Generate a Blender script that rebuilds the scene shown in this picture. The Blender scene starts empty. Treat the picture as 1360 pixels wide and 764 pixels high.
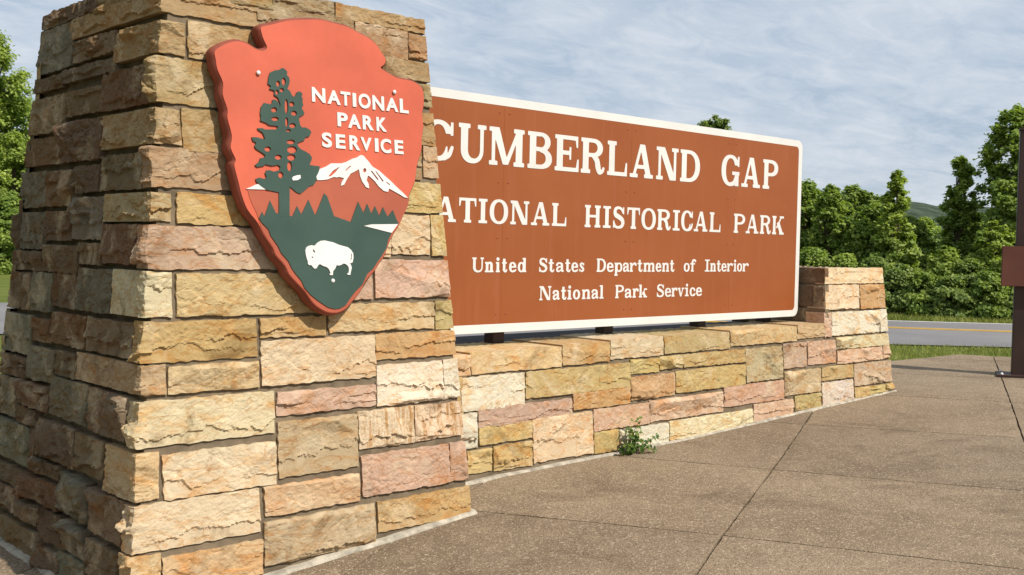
import bpy, bmesh, math, random
import numpy as np
from mathutils import Matrix, Vector

# ------------------------------------------------------------------ camera
scene = bpy.context.scene
CX, CY, F = 680.0, 382.0, 1425.97          # photograph pixels (1360 x 764)
EYE = np.array([0.0, 0.0, 1.5])
M = np.array([[0.73413765, 0.01190236, 0.67889634],
              [-0.67870908, 0.04216223, 0.73319597],
              [0.01989702, 0.99903988, -0.03903112]])   # columns: right, up, forward in the world
cam_d = bpy.data.cameras.new('camera')
cam = bpy.data.objects.new('camera', cam_d)
scene.collection.objects.link(cam)
cam_d.sensor_width = 36.0
cam_d.lens = F / 1360.0 * 36.0
cam_d.clip_start = 0.05
cam_d.clip_end = 6000.0
mw = Matrix.Identity(4)
for r in range(3):
    mw[r][0], mw[r][1], mw[r][2] = M[r][0], M[r][1], -M[r][2]
mw[0][3], mw[1][3], mw[2][3] = EYE
cam.matrix_world = mw
scene.camera = cam

# ------------------------------------------------------------------ world and sun
SUN_EL = math.radians(47.0)
SUN_AZ = math.radians(10.0)          # turned from -Y towards +X
sdir = Vector((math.sin(SUN_AZ) * math.cos(SUN_EL), -math.cos(SUN_AZ) * math.cos(SUN_EL), math.sin(SUN_EL)))
world = bpy.data.worlds.new('World')
scene.world = world
world.use_nodes = True
wn, wl = world.node_tree.nodes, world.node_tree.links
wn.clear()
w_out = wn.new('ShaderNodeOutputWorld')
w_bg = wn.new('ShaderNodeBackground')
w_bg.inputs['Strength'].default_value = 0.07
sky = wn.new('ShaderNodeTexSky')
sky.sky_type = 'NISHITA'
sky.sun_disc = False
sky.sun_elevation = SUN_EL
sky.sun_rotation = math.atan2(sdir.x, sdir.y)
sky.air_density = 1.0
sky.dust_density = 1.6
sky.ozone_density = 1.0
tc = wn.new('ShaderNodeTexCoord')
sep = wn.new('ShaderNodeSeparateXYZ')
wl.new(tc.outputs['Generated'], sep.inputs[0])
zadd = wn.new('ShaderNodeMath'); zadd.operation = 'MAXIMUM'; zadd.inputs[1].default_value = 0.0
wl.new(sep.outputs['Z'], zadd.inputs[0])
zz = wn.new('ShaderNodeMath'); zz.operation = 'ADD'; zz.inputs[1].default_value = 0.16
wl.new(zadd.outputs[0], zz.inputs[0])
dv = wn.new('ShaderNodeVectorMath'); dv.operation = 'DIVIDE'
comb = wn.new('ShaderNodeCombineXYZ')
for i in range(3):
    wl.new(zz.outputs[0], comb.inputs[i])
wl.new(tc.outputs['Generated'], dv.inputs[0]); wl.new(comb.outputs[0], dv.inputs[1])
mp = wn.new('ShaderNodeMapping')
mp.inputs['Rotation'].default_value = (0, 0, math.radians(-44))
mp.inputs['Scale'].default_value = (0.75, 1.25, 0.0)
wl.new(dv.outputs[0], mp.inputs[0])
def w_noise(scale, detail, rough, dist):
    n = wn.new('ShaderNodeTexNoise'); n.inputs['Scale'].default_value = scale
    n.inputs['Detail'].default_value = detail; n.inputs['Roughness'].default_value = rough; n.inputs['Distortion'].default_value = dist
    wl.new(mp.outputs[0], n.inputs['Vector']); return n.outputs['Fac']
def w_ramp(inp, p0, v0, p1, v1):
    r = wn.new('ShaderNodeValToRGB')
    r.color_ramp.elements[0].position = p0; r.color_ramp.elements[0].color = (v0, v0, v0, 1)
    r.color_ramp.elements[1].position = p1; r.color_ramp.elements[1].color = (v1, v1, v1, 1)
    wl.new(inp, r.inputs[0]); return r.outputs[0]
def w_mix(fac, a, b):
    m = wn.new('ShaderNodeMix'); m.data_type = 'RGBA'
    for k, v in ((0, fac), (6, a), (7, b)):
        if isinstance(v, (float, tuple)): m.inputs[k].default_value = v
        else: wl.new(v, m.inputs[k])
    return m.outputs[2]
veil = w_mix(0.62, sky.outputs[0], (6.2, 8.2, 10.9, 1))                         # thin bright haze over the blue
c_big = w_ramp(w_noise(1.5, 6, .6, .3), .34, .15, .70, .75)                    # broad thin cloud sheets
c_rip = w_ramp(w_noise(6.5, 8, .66, .5), .40, .0, .74, .65)                    # ripples within them
sheet = w_mix(c_big, veil, (10.0, 10.7, 11.6, 1))
sheet = w_mix(c_rip, sheet, (10.8, 11.3, 12.0, 1))
wl.new(sheet, w_bg.inputs['Color'])
wl.new(w_bg.outputs[0], w_out.inputs['Surface'])

sl = bpy.data.lights.new('sun', 'SUN')
sl.energy = 5.0
sl.angle = math.radians(0.6)
sl.color = (1.0, 0.935, 0.83)
so = bpy.data.objects.new('sun', sl)
scene.collection.objects.link(so)
so.rotation_euler = sdir.to_track_quat('Z', 'Y').to_euler()
so.location = (3, -8, 12)

scene.view_settings.view_transform = 'Standard'
scene.view_settings.look = 'None'
scene.view_settings.gamma = 1.0
scene.view_settings.exposure = 0.05

# ------------------------------------------------------------------ helpers
col = scene.collection
rng = np.random.default_rng(11)
random.seed(5)

def ray(u, v):
    return M @ np.array([u - CX, -(v - CY), F])

def on_plane(u, v, n, d):
    """photo pixel -> point on the world plane n.p = d"""
    n = np.asarray(n, float); r = ray(u, v)
    return EYE + r * ((d - n @ EYE) / (n @ r))

GX = [-60, 0, 1.9, 2.7, 3.9, 4.5, 6.4, 9.6, 14, 40, 900]
GZ = [-.34, -.28, -.17, -.10, 0, .03, .06, .18, .26, .32, .32]
def g(x):
    return np.interp(x, GX, GZ)

def on_ground(u, v):
    z = 0.0
    for _ in range(60):
        p = on_plane(u, v, (0, 0, 1), z)
        z = .5 * z + .5 * g(p[0])
    return p

def link(o, parent=None):
    col.objects.link(o)
    if parent is not None:
        o.parent = parent
    return o

def wloc(o):
    p = np.zeros(3)
    while o is not None:
        p += np.array(o.location); o = o.parent
    return p

def tag(o, label=None, cat=None, group=None, kind=None):
    if label: o['label'] = label
    if cat: o['category'] = cat
    if group: o['group'] = group
    if kind: o['kind'] = kind
    return o

def thing(name, loc, label, cat, group=None):
    o = bpy.data.objects.new(name, None)
    o.location = loc
    o.empty_display_size = 0.2
    link(o)
    return tag(o, label, cat, group)

def mesh(name, V, faces, mat=None, parent=None, smooth=False, origin=None):
    """world-space vertices -> one mesh object (its origin at `origin` or its base)"""
    V = np.asarray(V, float).reshape(-1, 3)
    if origin is None:
        origin = np.array([V[:, 0].mean(), V[:, 1].mean(), V[:, 2].min()])
    origin = np.asarray(origin, float)
    me = bpy.data.meshes.new(name)
    L = V - origin
    if isinstance(faces, np.ndarray):
        k = faces.shape[1]; nf = len(faces)
        me.vertices.add(len(L)); me.vertices.foreach_set('co', L.astype(np.float32).ravel())
        me.loops.add(nf * k); me.loops.foreach_set('vertex_index', faces.astype(np.int32).ravel())
        me.polygons.add(nf)
        me.polygons.foreach_set('loop_start', np.arange(0, nf * k, k, dtype=np.int32))
        me.update(calc_edges=True)
    else:
        me.from_pydata([tuple(v) for v in L], [], [tuple(f) for f in faces])
        me.update()
    if smooth:
        me.polygons.foreach_set('use_smooth', np.ones(len(me.polygons), bool))
    if mat: me.materials.append(mat)
    o = bpy.data.objects.new(name, me)
    link(o, parent)
    o.location = origin - (wloc(parent) if parent is not None else 0)
    return o

BOXF = [(0, 3, 2, 1), (4, 5, 6, 7), (0, 1, 5, 4), (1, 2, 6, 5), (2, 3, 7, 6), (3, 0, 4, 7)]
def box_v(x0, x1, y0, y1, z0, z1):
    return [(x0, y0, z0), (x1, y0, z0), (x1, y1, z0), (x0, y1, z0), (x0, y0, z1), (x1, y0, z1), (x1, y1, z1), (x0, y1, z1)]

def bevel_box(name, x0, x1, y0, y1, z0, z1, mat, parent=None, bev=0.004, origin=None):
    bm = bmesh.new()
    vs = [bm.verts.new(v) for v in box_v(x0, x1, y0, y1, z0, z1)]
    for f in BOXF: bm.faces.new([vs[i] for i in f])
    bmesh.ops.bevel(bm, geom=bm.edges[:], offset=bev, segments=2, affect='EDGES')
    V = [v.co[:] for v in bm.verts]; bm.verts.index_update()
    Fc = [[v.index for v in f.verts] for f in bm.faces]
    bm.free()
    return mesh(name, V, Fc, mat, parent, origin=origin)

def _hash(ix, iy, seed):
    n = (ix.astype(np.int64) * 374761393 + iy.astype(np.int64) * 668265263 + seed * 1442695041) & 0x7fffffff
    n = ((n ^ (n >> 13)) * 1274126177) & 0x7fffffff
    n = (n ^ (n >> 16)) & 0x7fffffff
    return (n % 65536) / 32768.0 - 1.0

def vn(x, y, seed):
    x = np.asarray(x, float); y = np.asarray(y, float)
    ix = np.floor(x); iy = np.floor(y)
    fx = x - ix; fy = y - iy
    fx = fx * fx * fx * (fx * (fx * 6 - 15) + 10); fy = fy * fy * fy * (fy * (fy * 6 - 15) + 10)
    ix = ix.astype(np.int64); iy = iy.astype(np.int64)
    a = _hash(ix, iy, seed); b = _hash(ix + 1, iy, seed); c = _hash(ix, iy + 1, seed); d = _hash(ix + 1, iy + 1, seed)
    return (a * (1 - fx) + b * fx) * (1 - fy) + (c * (1 - fx) + d * fx) * fy

def fbm(x, y, seed, oct=4, gain=.5):
    s = 0; a = 1; t = 0
    for k in range(oct):
        s = s + a * vn(x * 2 ** k + 17.3 * k, y * 2 ** k - 9.1 * k, seed + 31 * k); t += a; a *= gain
    return s / t

def sst(a, b, x):
    t = np.clip((x - a) / (b - a), 0, 1); return t * t * (3 - 2 * t)

# ------------------------------------------------------------------ materials
def new_mat(name):
    m = bpy.data.materials.new(name); m.use_nodes = True
    nt = m.node_tree; bs = nt.nodes['Principled BSDF']
    return m, nt, bs

def nd(nt, t, **kw):
    n = nt.nodes.new(t)
    for k, v in kw.items():
        if k in n.inputs: n.inputs[k].default_value = v
        else: setattr(n, k, v)
    return n

def mixc(nt, fac, a, b, blend='MIX'):
    n = nt.nodes.new('ShaderNodeMix'); n.data_type = 'RGBA'; n.blend_type = blend
    for s, v in ((0, fac), (6, a), (7, b)):
        if isinstance(v, (int, float)): n.inputs[s].default_value = v
        elif isinstance(v, tuple): n.inputs[s].default_value = v if len(v) == 4 else (*v, 1)
        else: nt.links.new(v, n.inputs[s])
    return n.outputs[2]

def ramp(nt, inp, p0, p1, c0=(0, 0, 0), c1=(1, 1, 1)):
    r = nt.nodes.new('ShaderNodeValToRGB')
    r.color_ramp.elements[0].position = p0; r.color_ramp.elements[0].color = (*c0, 1)
    r.color_ramp.elements[1].position = p1; r.color_ramp.elements[1].color = (*c1, 1)
    nt.links.new(inp, r.inputs[0]); return r.outputs[0]

def noise(nt, vec, scale, detail=5.0, rough=.55, dist=0.0):
    n = nt.nodes.new('ShaderNodeTexNoise')
    n.inputs['Scale'].default_value = scale; n.inputs['Detail'].default_value = detail
    n.inputs['Roughness'].default_value = rough; n.inputs['Distortion'].default_value = dist
    if vec is not None: nt.links.new(vec, n.inputs['Vector'])
    return n.outputs['Fac']

def bump(nt, bs, h, strength, dist, prev=None):
    b = nt.nodes.new('ShaderNodeBump')
    b.inputs['Strength'].default_value = strength; b.inputs['Distance'].default_value = dist
    nt.links.new(h, b.inputs['Height'])
    if prev is not None: nt.links.new(prev, b.inputs['Normal'])
    nt.links.new(b.outputs[0], bs.inputs['Normal']); return b.outputs[0]

def stone_material(name, stripes=False):
    m, nt, bs = new_mat(name)
    geo = nd(nt, 'ShaderNodeNewGeometry'); info = nd(nt, 'ShaderNodeObjectInfo')
    rnd = nd(nt, 'ShaderNodeVectorMath', operation='SCALE')
    comb = nd(nt, 'ShaderNodeCombineXYZ')
    for i in range(3): nt.links.new(info.outputs['Random'], comb.inputs[i])
    nt.links.new(comb.outputs[0], rnd.inputs[0]); rnd.inputs['Scale'].default_value = 40.0
    add = nd(nt, 'ShaderNodeVectorMath', operation='ADD')
    nt.links.new(geo.outputs['Position'], add.inputs[0]); nt.links.new(rnd.outputs[0], add.inputs[1])
    P = add.outputs[0]
    # bedding: colour drifts stretched along the bed
    mp = nd(nt, 'ShaderNodeMapping'); mp.inputs['Scale'].default_value = (1, 1, 2.2) if not stripes else (7.0, 7.0, .7)
    nt.links.new(P, mp.inputs[0])
    n_bed = noise(nt, mp.outputs[0], 4.0, 6, .62, 1.2)
    n_pat = noise(nt, P, 3.2, 5, .6, 1.0)
    n_fine = noise(nt, P, 70, 6, .75)
    n_mid = noise(nt, P, 14, 6, .65, .6)
    base = info.outputs['Color']
    warm = mixc(nt, 1.0, base, (.96, .76, .56), 'MULTIPLY')
    cream = mixc(nt, .45, base, (.58, .48, .33))
    c1 = mixc(nt, ramp(nt, n_bed, .50, .66), base, warm)
    c1 = mixc(nt, ramp(nt, n_pat, .52, .66), c1, cream)
    if stripes:
        c1 = mixc(nt, ramp(nt, n_bed, .50, .60), base, (.40, .235, .105))
        c1 = mixc(nt, ramp(nt, noise(nt, mp.outputs[0], 9.0, 5, .6, .8), .56, .66), c1, (.62, .50, .36))
    # thin iron veins
    vn_ = noise(nt, mp.outputs[0], 2.4, 5, .55, 1.6)
    sub = nd(nt, 'ShaderNodeMath', operation='SUBTRACT'); sub.inputs[1].default_value = .5; nt.links.new(vn_, sub.inputs[0])
    ab = nd(nt, 'ShaderNodeMath', operation='ABSOLUTE'); nt.links.new(sub.outputs[0], ab.inputs[0])
    rust = mixc(nt, 1.0, c1, (.80, .58, .38), 'MULTIPLY')
    c1 = mixc(nt, ramp(nt, ab.outputs[0], .0, .022, (.7, .7, .7), (0, 0, 0)), c1, rust)
    pale = mixc(nt, 1.0, c1, (1.16, 1.16, 1.16), 'MULTIPLY')
    c2 = mixc(nt, ramp(nt, n_mid, .50, .66), c1, pale)
    grey = mixc(nt, 1.0, c2, (.62, .60, .58), 'MULTIPLY')
    c3 = mixc(nt, ramp(nt, n_fine, .60, .84), c2, grey)
    # weather stains: blotches with their own shape
    n_st = noise(nt, geo.outputs['Position'], 2.8, 7, .68, .8)
    stain = mixc(nt, 1.0, c3, (.56, .53, .49), 'MULTIPLY')
    c4 = mixc(nt, ramp(nt, n_st, .57, .70), c3, stain)
    nt.links.new(c4, bs.inputs['Base Color'])
    bs.inputs['Roughness'].default_value = .93
    bs.inputs['Specular IOR Level'].default_value = .15
    b1 = bump(nt, bs, noise(nt, P, 34, 9, .74, .2), .6, .011)
    bump(nt, bs, n_fine, .5, .004, b1)
    return m

MAT = {}
MAT['stone'] = stone_material('rock_faced_sandstone')
MAT['stone_s'] = stone_material('banded_sandstone', True)

def plain(name, c, rough=.6, var=.12, scale=8.0, bumpd=0.0, spec=.4, fine=60.0):
    m, nt, bs = new_mat(name)
    geo = nd(nt, 'ShaderNodeNewGeometry')
    n = noise(nt, geo.outputs['Position'], scale, 6, .6)
    lo = tuple(v * (1 - var) for v in c); hi = tuple(min(1, v * (1 + var)) for v in c)
    nt.links.new(ramp(nt, n, .35, .65, lo, hi), bs.inputs['Base Color'])
    bs.inputs['Roughness'].default_value = rough
    bs.inputs['Specular IOR Level'].default_value = spec
    if bumpd: bump(nt, bs, noise(nt, geo.outputs['Position'], fine, 6, .7), .6, bumpd)
    return m

MAT['mortar'] = plain('mortar', (.165, .128, .086), .95, .3, 9, .006, .1)
MAT['fillet'] = plain('pale_mortar', (.37, .33, .265), .95, .35, 14, .006, .1)
MAT['walltop'] = plain('wall_top_shade_dark', (.055, .052, .055), .9, .3, 6, .006, .2)  # wall top under the sign, whose shadow is put into this near-black colour
MAT['aluminium'] = plain('sign_back_metal', (.32, .32, .32), .45, .1, 5, 0, .5)
MAT['bolt'] = plain('bolt_metal', (.75, .73, .70), .35, .1, 30, 0, .6)
MAT['rivet'] = plain('painted_rivet', (.26, .07, .024), .5, .1, 30, 0, .4)
MAT['white'] = plain('white_sheeting', (.66, .645, .615), .5, .05, 3, 0, .35)
def sign_face():
    m, nt, bs = new_mat('brown_sign_face')
    geo = nd(nt, 'ShaderNodeNewGeometry'); P = geo.outputs['Position']
    mp = nd(nt, 'ShaderNodeMapping'); mp.inputs['Scale'].default_value = (9, 9, .5); nt.links.new(P, mp.inputs[0])
    c = mixc(nt, ramp(nt, noise(nt, P, 1.3, 5, .6, .5), .36, .66), (.265, .073, .019), (.292, .084, .024))
    c = mixc(nt, ramp(nt, noise(nt, mp.outputs[0], 2.2, 6, .65), .52, .78, (0, 0, 0), (.42, .42, .42)), c, (.34, .115, .055))
    c = mixc(nt, ramp(nt, noise(nt, P, 26, 6, .7), .62, .80, (0, 0, 0), (.3, .3, .3)), c, (.21, .055, .018))
    nt.links.new(c, bs.inputs['Base Color']); bs.inputs['Specular IOR Level'].default_value = .3
    nt.links.new(ramp(nt, noise(nt, P, 2.0, 5, .6), .3, .7, (.42, .42, .42), (.62, .62, .62)), bs.inputs['Roughness'])
    return m
MAT['brown'] = sign_face()
MAT['ah_red'] = plain('arrowhead_orange_paint', (.53, .105, .055), .52, .10, 3, .0006, .35, 90)
MAT['ah_brown'] = plain('arrowhead_brown_paint', (.37, .092, .050), .55, .08, 4, .0006, .3, 90)
MAT['ah_rim'] = plain('arrowhead_rim_paint', (.235, .060, .038), .65, .15, 8, .001, .3, 60)
MAT['ah_green'] = plain('arrowhead_green_paint', (.038, .072, .057), .55, .1, 4, .0006, .3, 90)
MAT['ah_white'] = plain('arrowhead_white_paint', (.68, .66, .63), .5, .05, 5, 0, .3)
MAT['post'] = plain('brown_painted_steel', (.042, .021, .016), .5, .2, 3, .0008, .4, 40)
MAT['board'] = plain('brown_board', (.135, .046, .030), .5, .15, 3, .0006, .4, 40)
MAT['yellow'] = plain('yellow_road_paint', (.62, .36, .045), .8, .15, 4, 0, .2)
MAT['whiteline'] = plain('white_road_paint', (.62, .60, .56), .8, .15, 4, 0, .2)
MAT['bark'] = plain('bark', (.10, .075, .05), .95, .35, 9, .02, .1, 20)
MAT['stem'] = plain('green_stem', (.10, .10, .035), .8, .2, 20, 0, .2)

def asphalt():
    m, nt, bs = new_mat('asphalt')
    geo = nd(nt, 'ShaderNodeNewGeometry')
    n = noise(nt, geo.outputs['Position'], .5, 6, .6)
    f = noise(nt, geo.outputs['Position'], 60, 3, .7)
    c = mixc(nt, ramp(nt, n, .35, .65), (.140, .132, .138), (.190, .180, .184))
    c = mixc(nt, ramp(nt, f, .5, .75), c, (.26, .25, .25))
    nt.links.new(c, bs.inputs['Base Color']); bs.inputs['Roughness'].default_value = .9
    bump(nt, bs, f, .4, .004); return m
MAT['asphalt'] = asphalt()

def concrete():
    m, nt, bs = new_mat('exposed_aggregate_concrete')
    geo = nd(nt, 'ShaderNodeNewGeometry'); P = geo.outputs['Position']
    big = noise(nt, P, .8, 7, .66, .5)
    mid = noise(nt, P, 6, 6, .65)
    v = nt.nodes.new('ShaderNodeTexVoronoi'); v.inputs['Scale'].default_value = 150.0
    nt.links.new(P, v.inputs['Vector'])
    v2 = nt.nodes.new('ShaderNodeTexVoronoi'); v2.inputs['Scale'].default_value = 95.0
    nt.links.new(P, v2.inputs['Vector'])
    c = mixc(nt, ramp(nt, big, .36, .66), (.178, .131, .086), (.265, .201, .136))
    c = mixc(nt, ramp(nt, mid, .5, .8), c, (.30, .228, .15))
    s1 = nt.nodes.new('ShaderNodeSeparateColor'); nt.links.new(v.outputs['Color'], s1.inputs[0])
    c = mixc(nt, ramp(nt, s1.outputs[0], .82, .95), c, (.40, .31, .21))
    c = mixc(nt, ramp(nt, s1.outputs[1], .74, .9), c, (.145, .104, .067))
    s2 = nt.nodes.new('ShaderNodeSeparateColor'); nt.links.new(v2.outputs['Color'], s2.inputs[0])
    c = mixc(nt, ramp(nt, s2.outputs[0], .95, .98), c, (.38, .31, .225))
    st = noise(nt, P, 1.5, 7, .68, .9)
    c = mixc(nt, ramp(nt, st, .54, .70), c, mixc(nt, 1.0, c, (.70, .68, .66), 'MULTIPLY'))
    oi = nd(nt, 'ShaderNodeObjectInfo')
    c = mixc(nt, 1.0, c, ramp(nt, oi.outputs['Random'], 0, 1, (.90, .90, .90), (1.08, 1.07, 1.05)), 'MULTIPLY')
    nt.links.new(c, bs.inputs['Base Color']); bs.inputs['Roughness'].default_value = .85
    bs.inputs['Specular IOR Level'].default_value = .25
    b1 = bump(nt, bs, v.outputs['Distance'], .55, .006)
    bump(nt, bs, noise(nt, P, 30, 8, .75), .4, .006, b1)
    return m
MAT['concrete'] = concrete()

def lawn():
    m, nt, bs = new_mat('lawn')
    geo = nd(nt, 'ShaderNodeNewGeometry'); P = geo.outputs['Position']
    a = noise(nt, P, .8, 6, .65); b = noise(nt, P, 30, 6, .75)
    c = mixc(nt, ramp(nt, a, .38, .64), (.085, .125, .020), (.150, .170, .036))
    c = mixc(nt, ramp(nt, b, .45, .75), c, (.16, .17, .05))
    nt.links.new(c, bs.inputs['Base Color']); bs.inputs['Roughness'].default_value = .95
    bs.inputs['Specular IOR Level'].default_value = .1
    bump(nt, bs, b, 1.0, .03); return m
MAT['lawn'] = lawn()

def leafmat(name, a, b, trans=.35):
    m, nt, bs = new_mat(name)
    at = nd(nt, 'ShaderNodeAttribute'); at.attribute_name = 'tint'
    c = mixc(nt, at.outputs['Fac'], a, b)
    nt.links.new(c, bs.inputs['Base Color']); bs.inputs['Roughness'].default_value = .55
    bs.inputs['Specular IOR Level'].default_value = .3
    tr = nt.nodes.new('ShaderNodeBsdfTranslucent')
    c2 = mixc(nt, 1.0, c, (1.25, 1.35, .55), 'MULTIPLY'); nt.links.new(c2, tr.inputs['Color'])
    mx = nt.nodes.new('ShaderNodeMixShader'); mx.inputs[0].default_value = trans
    nt.links.new(bs.outputs[0], mx.inputs[1]); nt.links.new(tr.outputs[0], mx.inputs[2])
    nt.links.new(mx.outputs[0], nt.nodes['Material Output'].inputs['Surface']); return m
MAT['leaf_mid'] = leafmat('leaf_mid_green', (.125, .200, .036), (.340, .420, .090), .40)
MAT['leaf_bright'] = leafmat('leaf_bright_green', (.165, .245, .042), (.420, .490, .110), .40)
MAT['leaf_dark'] = leafmat('leaf_dark_green', (.115, .175, .044), (.300, .375, .100), .40)
MAT['grass'] = leafmat('grass_blades', (.110, .150, .022), (.310, .320, .075), .25)

# ------------------------------------------------------------------ stones
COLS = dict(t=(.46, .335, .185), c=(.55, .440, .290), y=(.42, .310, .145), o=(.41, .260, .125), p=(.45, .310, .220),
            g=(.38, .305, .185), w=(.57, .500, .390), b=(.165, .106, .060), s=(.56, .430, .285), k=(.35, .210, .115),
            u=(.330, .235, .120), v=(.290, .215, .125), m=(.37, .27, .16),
            d=(.150, .108, .068), e=(.165, .150, .105), f=(.190, .142, .088))  # tones of the shaded faces, darkened so the colour carries part of the shade

def face_h(U, Wd, a, b, seed, amp, keep_left=False, keep_right=False, keep_top=False):
    """relief of a split (rock-faced) stone; U, Wd metric coordinates in 0..a, 0..b"""
    r = np.random.default_rng(seed)
    big = 9e9
    d = np.minimum(np.minimum(big if keep_left else U, big if keep_right else a - U),
                   np.minimum(Wd, big if keep_top else b - Wd)) + 0 * U
    d = d + .005 * fbm(U * 30, Wd * 30, seed + 5, 3)
    wu = U + .012 * fbm(U * 20, Wd * 20, seed + 21, 4); ww = Wd + .012 * fbm(U * 20, Wd * 20, seed + 22, 4)
    # split planes: the face is the lower envelope of a few tilted flat fractures
    h = np.full_like(U, 9.0); k_s = min(amp / .021, 2.4)
    for k in range(int(r.integers(5, 9))):
        cx, cy = r.uniform(0, a), r.uniform(0, b)
        gx, gy = r.normal(0, .13) * k_s, r.normal(.03, .17) * k_s
        h = np.minimum(h, amp * r.uniform(.65, 1.25) + gx * (wu - cx) + gy * (ww - cy))
    h = np.clip(h, amp * .12, amp * 1.7)
    # pitched margin down to the joint
    h = np.minimum(h, amp * (.10 if k_s < 1.5 else .30) + np.clip(d, 0, None) * r.uniform(.75, 1.3) * k_s)
    # ledges where a sheet has broken off, mostly in the lower part, throwing thin shadows
    for k in range(int(r.integers(1, 4))):
        lvl = b * (r.uniform(.14, .42) if k < 2 else r.uniform(.5, .85))
        line = lvl + b * .30 * fbm(U * r.uniform(5, 9) + 13 * k, U * 0 + 3.7 * k, seed + 9 + k, 5, .66)
        A = np.clip(.05 + 2.2 * fbm(U * 3.6 + 5 * k, U * 0 + 1.9, seed + 40 + k, 3), 0, 1.0)
        below = 1 - sst(-.0022, .0022, Wd - line)
        rec = np.exp(-np.clip(line - Wd, 0, None) / (b * .30))
        h = h - amp * .72 * A * below * rec
        lip = np.exp(-np.clip(Wd - line, 0, None) / .018) * (1 - below)
        h = h + amp * .22 * A * lip
    for k in range(int(r.integers(0, 3))):       # short diagonal spalls
        th = r.uniform(.2, math.pi - .2); cx, cy = r.uniform(.15, .85) * a, r.uniform(.2, .8) * b
        q = (U - cx) * math.cos(th) + (Wd - cy) * math.sin(th) + .03 * fbm(U * 9, Wd * 9, seed + 60 + k, 4, .6)
        along = -(U - cx) * math.sin(th) + (Wd - cy) * math.cos(th)
        h = h - amp * .38 * sst(-.002, .002, q) * np.exp(-np.clip(q, 0, None) / .03) * np.exp(-(along / .06) ** 2)
    h = h + amp * .15 * fbm(U * 40, Wd * 52, seed + 77, 4, .72)
    cre = np.clip(1 - np.abs(fbm(U * 7 + 3, Wd * 10, seed + 88, 4, .6)) * 2.6, 0, 1) ** 5        # crisp creases
    h = h - amp * (.20 if k_s < 1.5 else .34) * cre * np.clip(.5 + 1.4 * vn(U * 6, Wd * 6, seed + 90), 0, 1)
    return np.clip(h, -.003, None)

class Face:
    """a (possibly battered) wall face.  P(u, w, h) -> world; lo/hi: u of the arrises at height w"""
    def __init__(s, P, lo, hi, plane): s.P, s.lo, s.hi, s.plane = P, lo, hi, plane

def px_rect(face, xl, xr, yt, yb, axis):
    n, d = face.plane
    xc, yc = (xl + xr) / 2, (yt + yb) / 2
    u0 = on_plane(xl, yc, n, d)[axis]; u1 = on_plane(xr, yc, n, d)[axis]
    w1 = on_plane(xc, yt, n, d)[2]; w0 = on_plane(xc, yb, n, d)[2]
    return min(u0, u1), max(u0, u1), w0, w1

def grid_faces(nu, nw, off=0, flip=False):
    i, j = np.meshgrid(np.arange(nu - 1), np.arange(nw - 1), indexing='ij')
    a = (i * nw + j).ravel() + off
    q = np.stack([a, a + nw, a + nw + 1, a + 1], 1)
    return q[:, ::-1] if flip else q

def skirt(bound, Vb, Vk, off):
    """bound: indices of the boundary loop, back vertices start at off"""
    n = len(bound); k = np.arange(n); k2 = (k + 1) % n
    return np.stack([bound[k], off + k, off + k2, bound[k2]], 1)

def loop_idx(nu, nw):
    ix = lambda i, j: i * nw + j
    return np.array([ix(i, 0) for i in range(nu)] + [ix(nu - 1, j) for j in range(1, nw)] +
                    [ix(i, nw - 1) for i in range(nu - 2, -1, -1)] + [ix(0, j) for j in range(nw - 2, 0, -1)])

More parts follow.
